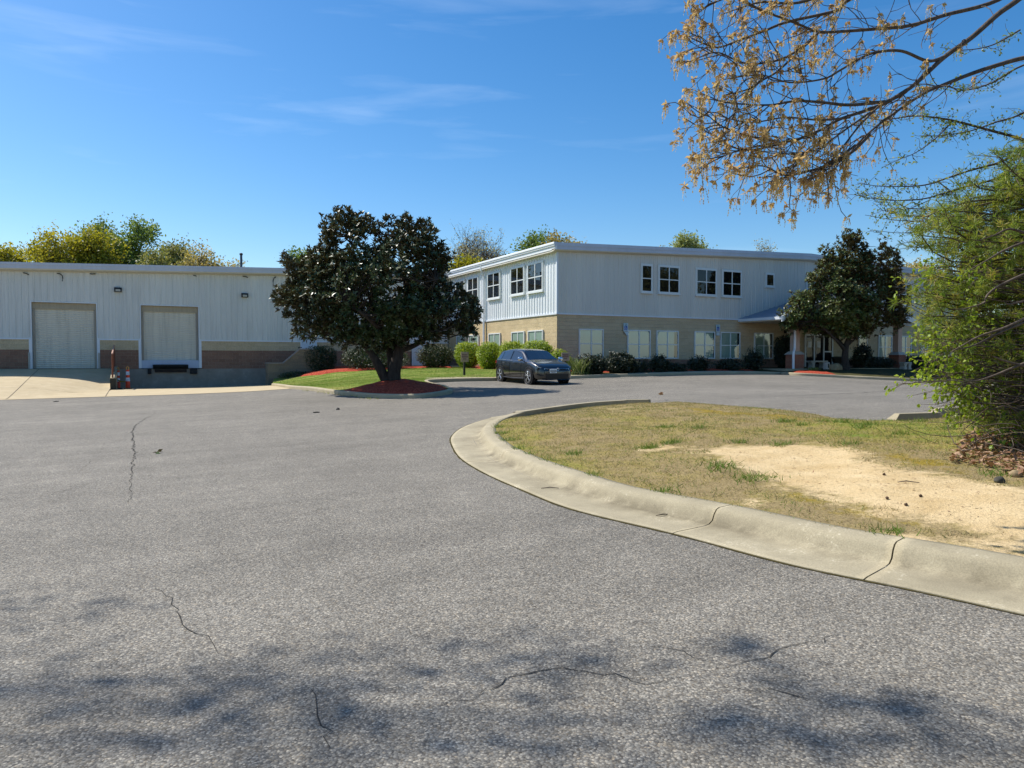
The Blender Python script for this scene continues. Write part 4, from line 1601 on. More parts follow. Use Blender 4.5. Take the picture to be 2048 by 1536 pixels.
# ------------------------------------------------------------------ wall signs
def wall_sign(x, y0, y1, ydn, label, pointed):
    u, zt_ = PV(x, y0, FV)
    zb_ = PV(x, y1, FV)[1]
    zd = PV(x, ydn, FV)[1]
    w = .155
    T = thing('accessible_parking_sign', label, 'sign', (u, FV - .1, zb_))
    mb = MB()
    mb.box((u - w, FV - .10, zb_), (u + w, FV - .088, zt_))
    mb.build('sign_plate', MT['signwhite'], T, bevel=.004)
    c = (zt_ + zb_) / 2 - .03
    mb = MB()
    mb.box((u - .10, FV - .104, c - .13), (u + .10, FV - .1005, c + .11))
    bl = mb.build('blue_panel', MT['blue'], T)
    mb = MB()                        # seated figure with wheel
    P = [(.055 * math.cos(a) - .01, .055 * math.sin(a) - .05) for a in np.linspace(math.radians(60), math.radians(330), 14)]
    mb.tube([(u + x_, FV - .107, c + z_) for x_, z_ in P], .009, 5)
    mb.tube([(u - .022, FV - .107, c + .055), (u - .015, FV - .107, c - .02), (u + .035, FV - .107, c - .022), (u + .055, FV - .107, c - .085), (u + .072, FV - .107, c - .08)], .010, 5)
    mb.lathe((u - .022, FV - .107, c + .078), [(.0, -.004), (.016, -.003), (.016, .003), (0, .004)], 8, axis=1)
    mb.build('wheelchair_symbol', MT['white'], bl)
    mb = MB()
    for k, (ww, zz) in enumerate(((.10, zt_ - .05), (.085, zt_ - .09), (.10, zt_ - .13))):
        mb.box((u - ww, FV - .103, zz - .010), (u + ww, FV - .1005, zz + .010))
    mb.build('lettering', plain('sign_teal', S('#3f7f86'), .5), T)
    mb = MB()
    if pointed:
        mb.prism([(u - .12, FV - .097, zb_ - .005), (u + .15, FV - .097, zb_ - .03), (u + .16, FV - .097, zd + .08), (u + .08, FV - .097, zd)], (0, .008, 0))
    else:
        mb.box((u - .13, FV - .099, zd), (u + .13, FV - .09, zb_ - .02))
    mb.build('lower_plate', MT['signwhite'], T)


wall_sign(1249.7, 646.5, 663, 671.5, 'accessible parking sign with a tilted lower plate on the tan block wall', True)
wall_sign(1434, 649.5, 664, 671, 'accessible parking sign with a straight lower plate between two windows', False)


def board_sign(x, y0, y1, yb, w, lab, zfn, v=None):
    g = hitf(x, yb, zfn)
    T = thing('parking_sign', lab, 'sign', g, 'weathered parking signs on posts')
    Z = float((g - EYE) @ FW)
    h1 = g[2] + (yb - y0) * Z / FPX
    h0 = g[2] + (yb - y1) * Z / FPX
    mb = MB()
    mb.box((g[0] - .045, g[1] - .045, g[2] - .1), (g[0] + .045, g[1] + .045, h0 + .2))
    mb.build('post', MT['post'], T)
    mb = MB()
    mb.box((g[0] - w, g[1] - .075, h0), (g[0] + w, g[1] - .047, h1))
    bd = mb.build('board', MT['signbrown'], T, bevel=.006)
    mb = MB()                        # three lines of worn lettering
    H = h1 - h0
    for k, (zz, ww) in enumerate(((.72, .7), (.52, .75), (.3, .4))):
        a = -w * ww
        while a < w * ww:
            L = random.uniform(.03, .06)
            mb.box((g[0] + a, g[1] - .0795, h0 + H * zz - .028), (g[0] + min(a + L, w * ww), g[1] - .0755, h0 + H * zz + .028))
            a += L + .018
    mb.build('lettering', MT['signtext'], bd)


board_sign(928.5, 704, 724, 750.5, .20, 'weathered brown parking sign on a post in the lawn before the golden hedge', lz)
board_sign(1129.5, 705, 722, 752.5, .22, 'weathered parking sign half hidden behind the black car near the building corner', lambda u, v: lz(u, v))
g = GL(1221, 746)
PSt = thing('bare_post', 'dark bare post without a board among the shaded shrubs', 'post', g)
mb = MB()
mb.box((g[0] - .05, g[1] - .05, g[2] - .1), (g[0] + .05, g[1] + .05, g[2] + 1.05))
mb.build('post_shaft', MT['post'], PSt)
mb = MB()
mb.box((g[0] - .06, g[1] - .06, g[2] + 1.05), (g[0] + .06, g[1] + .06, g[2] + 1.08))
mb.build('cap', MT['post'], PSt)

# ------------------------------------------------------------------ things on and by the porch
BE = thing('stone_bench', 'grey stone bench in front of the entrance doors', 'bench', (37.0, 31.6, 1.03), 'stone benches')
def bench(T, u, v, z, L=1.25):
    mb = MB()
    mb.box((u - L / 2, v - .2, z + .38), (u + L / 2, v + .2, z + .47))
    mb.build('seat', MT['stone'], T, bevel=.015)
    for s in (-1, 1):
        mb = MB()
        c = u + s * L * .32
        mb.prism([(c - .16, v - .16, z), (c + .16, v - .16, z), (c + .09, v - .16, z + .2), (c + .16, v - .16, z + .379), (c - .16, v - .16, z + .379), (c - .09, v - .16, z + .2)], (0, .32, 0))
        mb.build('leg', MT['stone'], T)


bu = PV(1634, 730, 31.6)[0]
BE.location.x = bu
WL[BE.name][0] = bu
bench(BE, bu, 31.6, 1.03, 1.5)
bu2 = PV(1811, 733, 30.0)[0]
B2 = thing('stone_bench', 'small stone bench against the dark hedge right of the porch column', 'bench', (bu2, 30.0, .93), 'stone benches')
bench(B2, bu2, 30.0, .93, .7)
g = GL(1653, 739)
LN = thing('path_light', 'small pale square marker post beside the stone bench', 'marker post', g)
mb = MB()
mb.box((g[0] - .13, g[1] - .13, g[2]), (g[0] + .13, g[1] + .13, g[2] + .42))
mb.build('body', MT['stone'], LN, bevel=.02)
mb = MB()
mb.box((g[0] - .05, g[1] - .136, g[2] + .1), (g[0] + .05, g[1] - .131, g[2] + .34))
mb.build('slot', MT['post'], LN)
g = GL(1522, 738)
LN2 = thing('plant_marker', 'small white plant marker in the shaded red mulch', 'marker', g)
mb = MB()
mb.box((g[0] - .012, g[1] - .012, g[2] - .05), (g[0] + .012, g[1] + .012, g[2] + .3))
mb.build('stake', MT['post'], LN2)
mb = MB()
mb.box((g[0] - .1, g[1] - .03, g[2] + .22), (g[0] + .1, g[1] - .014, g[2] + .42))
mb.build('plate', MT['paper'], LN2)


def blob(name, c, r, mat, seed, sub=3, rough=.25, flat=.7):
    """an irregular stone"""
    import bmesh
    bm = bmesh.new()
    bmesh.ops.create_icosphere(bm, subdivisions=sub, radius=1)
    for v in bm.verts:
        n = v.co.normalized()
        k = 1 + rough * noise.noise(n * 1.3 + Vector((seed, 0, 0))) + rough * .4 * noise.noise(n * 3.5 + Vector((0, seed, 0)))
        v.co = Vector((n.x * r[0] * k, n.y * r[1] * k, n.z * r[2] * k))
    me = bpy.data.meshes.new(name)
    bm.to_mesh(me)
    bm.free()
    me.materials.append(mat)
    me.polygons.foreach_set('use_smooth', [True] * len(me.polygons))
    return link(name, me, None, tuple(c))


g = GL(1672, 739)
tag(blob('boulder', (g[0], g[1], g[2] + .08), (.55, .35, .30), MT['rock'], 3), 'low tan boulder at the foot of the right magnolia', 'boulder')
g = np.array([PV(1675, 733, 32.2)[0], 32.2, 1.03])
UR_ = thing('urn_planter', 'dark urn planter behind the boulder near the porch doors', 'planter', g)
mb = MB()
mb.lathe(g, [(.22, 0), (.24, .05), (.12, .12), (.3, .4), (.36, .62), (.40, .66), (.40, .7), (.34, .7)], 18)
mb.build('urn', plain('dark_glaze', S('#3d3a33'), .35, .5, var=.2), UR_, smooth=True)
mb = MB()
mb.lathe(g + np.array([0, 0, .69]), [(.33, 0), (.2, .04)], 14)
mb.build('soil', MT['bedsoil'], UR_)

# wheel stops
def wheel_stop(a, b, lab):
    a, b = np.array(a, float), np.array(b, float)
    d = (b - a)[:2]
    L = np.linalg.norm(d)
    ang = math.atan2(d[1], d[0])
    c = (a + b) / 2
    z = tz1(c[0], c[1])
    mb = MB()
    h, w, t = .15, .11, .055
    mb.hexa([(-L / 2, -w, -.02), (L / 2, -w, -.02), (L / 2, w, -.02), (-L / 2, w, -.02)], [(-L / 2, -w, .04), (L / 2, -w, .04), (L / 2, w, .04), (-L / 2, w, .04)])
    mb.hexa([(-L / 2, -w, .041), (L / 2, -w, .041), (L / 2, w, .041), (-L / 2, w, .041)], [(-L / 2 + .14, -t, h), (L / 2 - .14, -t, h), (L / 2 - .14, t, h), (-L / 2 + .14, t, h)])
    o = mb.build('wheel_stop', MT['kerb'], None, local=True, loc=(c[0], c[1], z), bevel=.006)
    o.rotation_euler = (0, 0, ang)
    tag(o, lab, 'wheel stop', 'concrete wheel stops')


wheel_stop(G(1782, 845.5), G(1888, 838.5), 'concrete wheel stop at the grass edge, nearer of the two')
wheel_stop(G(1862, 832), G(1945, 828), 'concrete wheel stop partly hidden behind the bushes, farther of the two')

# ------------------------------------------------------------------ black hatchback
def make_car():
    body = Mat('car_paint', .25, .6)
    body.col((.004, .0045, .006))
    body.b.inputs['Coat Weight'].default_value = 1.0
    body.b.inputs['Coat Roughness'].default_value = .03
    body.bump(body.noise(600, 1), .02, .001)
    cg = Mat('car_glass', .04, .6)
    cg.col((.008, .011, .015))
    cg.b.inputs['Coat Weight'].default_value = .6
    cg.b.inputs['Coat Roughness'].default_value = .02
    trim = plain('car_trim', (.01, .01, .011), .45, var=.1)
    chrome = plain('chrome', (.75, .77, .8), .18, .5, 1.0, var=.05)
    tyre = plain('tyre', (.016, .016, .017), .8, var=.2)
    rim = plain('rim_silver', (.62, .64, .66), .25, .5, .9, var=.05)
    lamp = Mat('headlamp', .08, .6)
    lamp.col((.10, .12, .15))
    lamp.b.inputs['Coat Weight'].default_value = .8
    a = np.array([14.7, 29.36])
    b = np.array([14.7, 26.7])
    zr, zf = tz1(15.5, 29.36), tz1(15.5, 26.7)
    pit = math.atan2(zf - zr, 2.66)
    car = thing('parked_car', 'black five door hatchback parked facing the driveway', 'car', (15.47, 28.08, (zr + zf) / 2))
    car.rotation_euler = (0, -pit, math.radians(-90))
    xs = [-2.14, -2.10, -2.0, -1.85, -1.7, -1.36, -.95, -.5, 0.0, .25, .5, .75, .98, 1.1, 1.3, 1.55, 1.8, 1.95, 2.05, 2.11, 2.14]
    f = lambda x, X, Y: float(np.interp(x, X, Y))
    top = lambda x: f(x, [-2.14, -2.08, -1.95, -1.75, -1.4, -.8, -.3, 0.05, .3, .95, 1.1, 1.5, 1.85, 2.0, 2.08, 2.14], [.80, 1.02, 1.22, 1.36, 1.42, 1.475, 1.48, 1.455, 1.39, 1.035, .995, .945, .86, .78, .70, .58])
    belt = lambda x: min(f(x, [-2.14, -1.9, -1.2, 0, .9, 1.1, 1.5, 1.85, 2.0, 2.08, 2.14], [.80, .98, .985, .955, .935, .93, .88, .79, .72, .65, .56]), top(x) - .012)
    wid = lambda x: f(x, [-2.14, -2.05, -1.8, -1.3, -.6, .4, 1.2, 1.6, 1.85, 2.0, 2.08, 2.14], [.66, .78, .86, .895, .895, .89, .895, .88, .84, .76, .68, .56])
    sill = lambda x: f(x, [-2.14, -1.9, -1.5, 1.5, 1.95, 2.14], [.36, .25, .19, .19, .21, .27])
    roofw = lambda x: f(x, [-2.14, -1.9, -1.4, -.4, .2, .6, .95, 1.1, 1.5, 2.14], [.60, .60, .60, .60, .585, .66, .75, .80, .80, .50])
    prof = []
    for x in xs:
        w, zb, zt_, s, rw = wid(x), belt(x), top(x), sill(x), min(roofw(x), wid(x) * .92)
        h = zb - s
        P = [(0, s + .02), (w * .90, s), (w * .975, s + .12 * h), (w * 1.0, s + .38 * h), (w * .998, s + .55 * h), (w * .985, s + .80 * h), (w * .955, zb - .012), (w * .93, zb),
             (rw + (w * .93 - rw) * .12, zt_ - .10 * (zt_ - zb) - .01), (rw * .93, zt_ - .02), (rw * .6, zt_ - .004), (0, zt_)]
        prof.append(P)
    n = len(prof[0])
    mb = MB()
    V = []
    for x, P in zip(xs, prof):
        for y, z in P:
            V.append((x, y, z))
        for y, z in P[1:-1][::-1]:
            V.append((x, -y, z))
    m = 2 * n - 2
    F = []
    for i in range(len(xs) - 1):
        for j in range(m):
            F.append((i * m + j, (i + 1) * m + j, (i + 1) * m + (j + 1) % m, i * m + (j + 1) % m))
    F.append(tuple(range(m)))
    F.append(tuple(range((len(xs) - 1) * m, len(xs) * m))[::-1])
    mb.add(V, F)
    bd = mb.build('body', body.m, car, True, True)
    sm = bd.modifiers.new('sub', 'SUBSURF')
    sm.levels = 1
    sm.render_levels = 2
    mb = MB()

    def side_pt(x, t, off):
        w, zb, zt_, rw = wid(x), belt(x), top(x), min(roofw(x), wid(x) * .92)
        y0, z0 = w * .935, zb + .012
        y1, z1 = rw + (w * .93 - rw) * .12, zt_ - .10 * (zt_ - zb) - .01
        return (x, y0 + (y1 - y0) * t + off, z0 + (z1 - z0) * t + .003)
    for sgn in (1, -1):
        for pts in ([(-1.72, .10), (-1.30, .04), (-1.30, .86), (-1.52, .72)], [(-1.25, .04), (-.45, .04), (-.45, .92), (-1.25, .88)], [(-.38, .04), (.30, .05), (.30, .84), (-.38, .92)], [(.30, .05), (.80, .06), (.80, .16), (.30, .84)]):
            mb = MB()
            Q = [side_pt(x, t, .016) for x, t in pts]
            Q = [(x, y * sgn, z) for x, y, z in Q]
            I = [(x, y - .02 * sgn, z) for x, y, z in Q]
            mb.add(Q + I, [(0, 1, 2, 3), (7, 6, 5, 4)] + [(k, 4 + k, 4 + (k + 1) % 4, (k + 1) % 4) for k in range(4)])
            mb.build('side_window', cg.m, car, True)
        mb = MB()
        mb.tube([(x, y * sgn, z) for x, y, z in [side_pt(x, .0, .02) for x in (-1.75, -1.2, -.5, .2, .84)]], .008, 5)
        mb.tube([(x, y * sgn, z) for x, y, z in [side_pt(.84, .05, .02), side_pt(.55, .52, .02), side_pt(.30, .92, .02), side_pt(-.3, 1.0, .02), side_pt(-1.2, .98, .02), side_pt(-1.6, .72, .02)]], .007, 5)
        mb.build('window_trim', chrome, car, True)
    for x0, x1, nm, s in ((.30, .955, 'windscreen', 1), (-1.98, -1.82, 'rear_window', -1)):
        mb = MB()
        rows = []
        for k in range(5):
            x = x0 + (x1 - x0) * k / 4
            rw = min(roofw(x), wid(x) * .92)
            row = []
            for c in (-1, -.6, 0, .6, 1):
                y = rw * .90 * c
                zz = top(x) - (.02 if abs(c) == 1 else .004 if c else 0) + .014
                row.append((x + .012 * s, y, zz))
            rows.append(row)
        V = [p for r in rows for p in r]
        F = [(5 * i + j, 5 * i + j + 1, 5 * i + j + 6, 5 * i + j + 5) for i in range(4) for j in range(4)]
        mb.add(V, F)
        mb.build(nm, cg.m, car, True, True)
    for x, sy in ((1.27, 1), (1.27, -1), (-1.36, 1), (-1.36, -1)):
        y = .765 * sy
        r = .325
        mb = MB()
        mb.lathe((x, y + .112 * sy, r + .01), [(.40, 0), (.40, .012 * sy), (.36, .02 * sy), (.33, .0)], 28, axis=1)
        mb.build('wheel_arch', trim, car, True)
        wh = MB()
        wh.lathe((x, y, r), [(.20, -.10 * sy), (.30, -.105 * sy), (.325, -.08 * sy), (.325, .10 * sy), (.305, .135 * sy), (.245, .138 * sy), (.24, .10 * sy)], 32, axis=1)
        wo = wh.build('wheel', tyre, car, True, False)
        rm = MB()
        rm.lathe((x, y, r), [(.243, .085 * sy), (.243, .137 * sy), (.226, .14 * sy), (.222, .09 * sy)], 32, axis=1)
        for k in range(5):
            for da in (-.16, .16):
                an = 2 * math.pi * k / 5 + .3
                c0 = np.array([x + .05 * math.cos(an), y + .13 * sy, r + .05 * math.sin(an)])
                c1 = np.array([x + .23 * math.cos(an + da), y + .137 * sy, r + .23 * math.sin(an + da)])
                rm.tube([c0, c1], [.020, .016], 5)
        rm.lathe((x, y, r), [(.06, .09 * sy), (.06, .14 * sy), (.03, .145 * sy)], 14, axis=1)
        ro = rm.build('rim', rim, car, True)
        ro.parent = wo
        bk = MB()
        bk.lathe((x, y, r), [(.235, .06 * sy), (.235, .07 * sy)], 24, axis=1)
        bo = bk.build('brake_backing', trim, car, True)
        bo.parent = wo
    for sgn in (1, -1):
        mb = MB()                    # mirror: cap + stalk
        mb.lathe((.73, .985 * sgn, 1.045), [(.02, -.11), (.075, -.085), (.095, 0), (.085, .075), (.03, .10)], 14, axis=1)
        mo = mb.build('mirror', chrome, car, True, True)
        mb = MB()
        mb.box((.68, (.86) * sgn, .965), (.76, (.95) * sgn, 1.01))
        so = mb.build('mirror_foot', trim, car, True)
        so.parent = mo
        mb = MB()                    # headlight wedge
        Q = [(2.085, .42, .665), (1.985, .70, .70), (1.78, .842, .755), (1.80, .838, .665), (2.0, .715, .605), (2.085, .46, .61)]
        Q = [(x + .02, y * sgn * 1.005, z) for x, y, z in Q]
        I = [(x - .08, y * .96, z) for x, y, z in Q]
        mb.add(Q + I, [tuple(range(6)), tuple(range(11, 5, -1))] + [(k, 6 + k, 6 + (k + 1) % 6, (k + 1) % 6) for k in range(6)])
        ho = mb.build('headlight', lamp.m, car, True)
        mb = MB()
        for yy, xx in ((.56, 2.055), (.68, 1.99)):
            mb.lathe((xx, yy * sgn, .648), [(.012, .0), (.028, .01), (.030, .025), (.01, .03)], 12, axis=0)
        lo = mb.build('lamp_element', chrome, car, True)
        lo.parent = ho
        mb = MB()
        mb.tube([(2.095, .30 * sgn, .668), (2.09, .44 * sgn, .672), (2.0, .70 * sgn, .705), (1.80, .848 * sgn, .765)], .006, 5)
        mb.build('light_strip', chrome, car, True)
        for xx in (-.95, .02):
            mb = MB()
            mb.tube([(xx - .1, .895 * sgn, .855), (xx - .07, .915 * sgn, .86), (xx + .07, .915 * sgn, .86), (xx + .1, .895 * sgn, .855)], .014, 6)
            mb.build('door_handle', body.m, car, True)
        for xx, tp_ in ((-.42, .93), (.62, .93), (-1.22, .95)):
            mb = MB()
            mb.tube([(xx, wid(xx) * (1.003) * sgn, z) for z in (.30, .45, .6)] + [(xx, wid(xx) * .99 * sgn, .80), (xx, wid(xx) * .955 * sgn, tp_)], .005, 4)
            mb.build('door_seam', trim, car, True)
        mb = MB()
        mb.tube([(-.98, .885 * sgn, .24), (.0, .905 * sgn, .215), (.92, .885 * sgn, .24)], .03, 6)
        mb.build('side_skirt', trim, car, True)
    mb = MB()
    mb.add([(2.115, -.40, .655), (2.115, .40, .655), (2.13, .40, .60), (2.13, -.40, .60), (2.08, -.40, .655), (2.08, .40, .655), (2.08, .40, .60), (2.08, -.40, .60)],
           [(0, 1, 2, 3), (7, 6, 5, 4), (0, 4, 5, 1), (2, 6, 7, 3), (1, 5, 6, 2), (0, 3, 7, 4)])
    mb.build('grille', trim, car, True)
    mb = MB()
    mb.tube([(2.125, -.42, .668), (2.13, 0, .672), (2.125, .42, .668)], .007, 5)
    mb.build('grille_strip', chrome, car, True)
    mb = MB()
    mb.hexa([(2.02, -.66, .25), (2.15, -.50, .25), (2.15, .50, .25), (2.02, .66, .25)], [(2.02, -.70, .46), (2.158, -.52, .46), (2.158, .52, .46), (2.02, .70, .46)])
    mb.build('lower_grille', trim, car, True)
    mb = MB()
    mb.tube([(2.06, -.66, .225), (2.13, -.4, .215), (2.145, 0, .21), (2.13, .4, .215), (2.06, .66, .225)], .018, 6)
    mb.build('front_splitter', body.m, car, True)
    # number plate and badge on the nose
    mb = MB()
    mb.box((2.158, -.37, .49), (2.172, -.04, .655))
    pl = mb.build('number_plate', MT['paper'], car, True, bevel=.003)
    mb = MB()
    for k in range(7):
        y = -.345 + k * .043
        mb.box((2.1725, y, .545), (2.175, y + .026, .605))
    mb.box((2.1725, -.31, .505), (2.174, -.10, .522))
    po = mb.build('plate_characters', plain('plate_ink', (.03, .03, .04), .5), car, True)
    po.parent = pl
    mb = MB()
    R_ = .058
    C_ = (2.14, .02, .645)
    mb.tube([(C_[0], C_[1] + R_ * math.cos(t), C_[2] + R_ * math.sin(t)) for t in np.linspace(0, 2 * math.pi, 21)], .007, 5)
    for q in ([(-.022, .05), (0, .006), (.022, .05)], [(-.046, .026), (-.022, -.046), (0, -.006), (.022, -.046), (.046, .026)]):
        mb.tube([(C_[0], C_[1] + y, C_[2] + z) for y, z in q], .005, 5)
    mb.build('badge', chrome, car, True)
    mb = MB()
    mb.hexa([(-1.90, -.54, 1.27), (-1.62, -.56, 1.34), (-1.62, .56, 1.34), (-1.90, .54, 1.27)], [(-1.93, -.53, 1.31), (-1.62, -.55, 1.385), (-1.62, .55, 1.385), (-1.93, .53, 1.31)])
    mb.build('roof_spoiler', body.m, car, True)
    for sgn in (1, -1):
        mb = MB()
        mb.hexa([(-2.13, .50 * sgn, .80), (-2.0, .80 * sgn, .82), (-1.9, .80 * sgn, .82), (-1.9, .5 * sgn, .80)], [(-2.10, .52 * sgn, .92), (-1.97, .80 * sgn, .94), (-1.9, .79 * sgn, .94), (-1.9, .5 * sgn, .92)])
        mb.build('tail_light', plain('tail_red', (.25, .01, .01), .2), car, True)
    return car


make_car()
# ================================================================== vegetation
def unit(a):
    return a / np.maximum(np.linalg.norm(a, axis=-1, keepdims=True), 1e-9)


def rdir(r, n):
    return unit(r.normal(size=(n, 3)))


def leaves(name, C, A, Nn, L, Wd, mat, parent=None, rnd=None, fold=.18, seed=0, curl=0.0):
    r = np.random.default_rng(seed)
    n = len(C)
    A = unit(A)
    Sd = unit(np.cross(A, Nn))
    Nn = np.cross(Sd, A)
    L = np.broadcast_to(L, (n,))[:, None]
    Wd = np.broadcast_to(Wd, (n,))[:, None]
    m = C + A * L * .5
    V = np.stack([C, m + Sd * Wd * .5 + Nn * Wd * fold, C + A * L - Nn * L * curl, m - Sd * Wd * .5 + Nn * Wd * fold], 1).reshape(-1, 3)
    F = np.arange(n * 4).reshape(n, 4)
    if rnd is None:
        rnd = r.random(n)
    return put(name, mesh_np(name, V, F, mat, False, {'rnd': np.repeat(rnd, 4)}), parent)


class Twigs:
    """many thin tapering tubes gathered into one mesh (the wood of one tree)"""

    def __init__(s):
        s.P = []

    def add(s, pts, r0, r1, n=4):
        s.P.append((np.asarray(pts, float), r0, r1, n))
        return s

    def build(s, name, mat, parent=None):
        V, F, k = [], [], 0
        for pts, r0, r1, n in s.P:
            m = len(pts)
            T = unit(np.gradient(pts, axis=0))
            ref = np.where(np.abs(T[:, 2:3]) < .9, np.array([[0, 0, 1.0]]), np.array([[1.0, 0, 0]]))
            a = unit(np.cross(T, ref))
            b = np.cross(T, a)
            R = np.linspace(r0, r1, m)[:, None, None]
            an = np.arange(n) * 2 * math.pi / n
            ring = pts[:, None, :] + R * (a[:, None, :] * np.cos(an)[None, :, None] + b[:, None, :] * np.sin(an)[None, :, None])
            V.append(ring.reshape(-1, 3))
            i, j = np.meshgrid(np.arange(m - 1), np.arange(n), indexing='ij')
            q = np.stack([i * n + j, i * n + (j + 1) % n, (i + 1) * n + (j + 1) % n, (i + 1) * n + j], -1).reshape(-1, 4) + k
            F.append(q)
            k += m * n
        return put(name, mesh_np(name, np.concatenate(V), np.concatenate(F), mat, True), parent)


def bend(a, b, r, wob=.1, n=6, sag=0.0):
    a, b = np.asarray(a, float), np.asarray(b, float)
    t = np.linspace(0, 1, n)[:, None]
    L = np.linalg.norm(b - a)
    P = a + (b - a) * t
    w = r.normal(size=3) * wob * L
    w2 = r.normal(size=3) * wob * .5 * L
    return P + np.sin(t * math.pi) * w + np.sin(t * 2 * math.pi) * w2 + np.array([0, 0, 1.0]) * (-sag * L * np.sin(t * math.pi))


# ---------------------------------------------------------------- magnolias: thick crown filled from a px outline at its own depth
def magnolia(name, label, outline, base_px, Z, base, depth, stems, n_ros, lmat, seed, gapf=.0, lsz=.19):
    r = np.random.default_rng(seed)
    T = thing(name, label, 'tree', base, 'magnolia trees')
    poly = np.array(outline, float)
    lo, hi = poly.min(0), poly.max(0)
    pts = []
    while len(pts) < n_ros * 3:
        q = r.uniform(lo, hi, (4000, 2))
        q = q[in_poly(q, poly)]
        e = dist_path(q, poly, True)
        q = q + r.normal(0, 5.5, q.shape) * (e < 14)[:, None]
        hmax = np.minimum(np.sqrt(np.maximum(e, 0) / 150.0), 1.0) * depth + .15
        s = r.choice([-1, 1], len(q), p=[.68, .32]) * r.random(len(q)) ** .45
        for (x, y), h in zip(q, hmax * s):
            pts.append(PZ(x, y, Z + h))
    pts = np.array(pts)
    # clumpy density: keep where a 3-D noise is high
    nv = np.array([noise.noise(Vector(p * .95) + Vector((seed * 7.1, 0, 0))) + .5 * noise.noise(Vector(p * 2.4)) for p in pts])
    pts = pts[nv > -.18 - gapf]
    pts = pts[:n_ros]
    cen = PZ(*(poly.mean(0)), Z)
    out = unit(pts - (cen - np.array([0, 0, 1.0])))
    out = unit(out + np.array([0, 0, .55]) + r.normal(size=out.shape) * .3)
    C, A, Nn, rn = [], [], [], []
    cl = np.array([noise.noise(Vector(p * .8) + Vector((0, seed, 4))) for p in pts])
    for p, o, c in zip(pts, out, cl):
        k = int(r.integers(6, 10))
        u = unit(np.cross(o, r.normal(size=3)))
        w = np.cross(o, u)
        an = np.arange(k) * 2.4 + r.random() * 6
        tilt = r.uniform(.25, 1.25, k)
        rad = np.cos(an)[:, None] * u + np.sin(an)[:, None] * w
        d = unit(o * np.cos(tilt)[:, None] + rad * np.sin(tilt)[:, None])
        nn = unit(o * np.sin(tilt)[:, None] - rad * np.cos(tilt)[:, None] + r.normal(size=(k, 3)) * .25)
        C.append(p + o * r.uniform(-.09, .03, k)[:, None])
        A.append(d)
        Nn.append(nn)
        rn.append(np.clip(.45 + .5 * c + r.normal(0, .2, k), 0, 1))
    C, A, Nn, rn = map(np.concatenate, (C, A, Nn, rn))
    n = len(C)
    leaves('crown', C, A, Nn, r.uniform(.75, 1.2, n) * lsz, r.uniform(.36, .46, n) * lsz, lmat, T, rn, .16, seed, .12)
    tw = Twigs()
    base = np.asarray(base, float)
    tips = []
    for st in stems:                 # list of px points with depth offset and radius
        P = [PZ(x, y, Z + dz) for x, y, dz, _ in st]
        P = smooth_path(P, 4)
        tw.add(P, st[0][3], st[-1][3], 9)
        tips += list(P[len(P) // 3:])
    tips = np.array(tips)
    for p in pts[:min(420, len(pts))]:
        a = tips[np.argmin(np.linalg.norm(tips - p, axis=1) + np.maximum(0, tips[:, 2] - p[2]) * 1.2 + r.random(len(tips)) * .5)]
        tw.add(bend(a, p, r, .07, 6, .05), .028, .007, 4)
    tw.build('trunk', MT['bark'], T)
    return T


M1 = [(640, 460), (655, 438), (672, 418), (690, 416), (700, 432), (715, 428), (735, 430), (745, 447), (762, 452), (775, 436), (795, 430), (812, 428), (822, 446), (832, 452),
      (845, 445), (858, 440), (862, 458), (872, 478), (888, 496), (898, 516), (892, 540), (884, 560), (888, 578), (905, 572), (922, 566), (918, 582), (938, 588), (952, 602), (955, 622), (963, 632),
      (948, 648), (950, 668), (930, 672), (915, 660), (895, 668), (880, 682), (868, 676), (850, 690), (820, 684), (800, 692), (780, 690), (760, 696), (735, 690), (715, 694), (692, 690), (668, 684),
      (655, 668), (628, 674), (605, 672), (590, 668), (592, 640), (578, 630), (560, 612), (548, 596), (558, 586), (572, 576), (586, 562), (590, 552), (574, 540), (566, 526), (562, 512), (578, 518), (600, 528), (612, 512), (622, 496), (640, 500), (650, 484), (645, 472)]
base1 = PZ(785, 766, 27.9)
st1 = [[(788, 772, 0, .30), (788, 745, 0, .24), (795, 715, 0, .20), (800, 690, -.1, .16), (812, 650, -.2, .12), (810, 560, -.2, .07), (800, 470, 0, .03)],
       [(779, 770, 0, .24), (768, 752, 0, .20), (752, 722, -.2, .15), (736, 698, -.4, .12), (705, 660, -.8, .08), (640, 610, -1.0, .04)],
       [(784, 755, .1, .18), (782, 720, .2, .16), (775, 690, .3, .13), (755, 640, .4, .09), (720, 540, .5, .05), (690, 450, .4, .02)],
       [(800, 700, 0, .13), (830, 690, .5, .10), (880, 660, .9, .06), (935, 630, 1.1, .03)], [(800, 690, 0, .12), (840, 640, -1, .08), (870, 560, -1.2, .04)],
       [(790, 700, .2, .1), (760, 620, 1.4, .07), (640, 570, 1.6, .03)], [(790, 690, 0, .1), (740, 640, -1.6, .06), (690, 600, -1.9, .03)]]
magnolia('magnolia_tree', 'large dark bronze leaved magnolia on a red mulch ring left of the car', M1, None, 27.9, base1, 2.9, st1, 5000, LF['magnolia'], 5, .05)
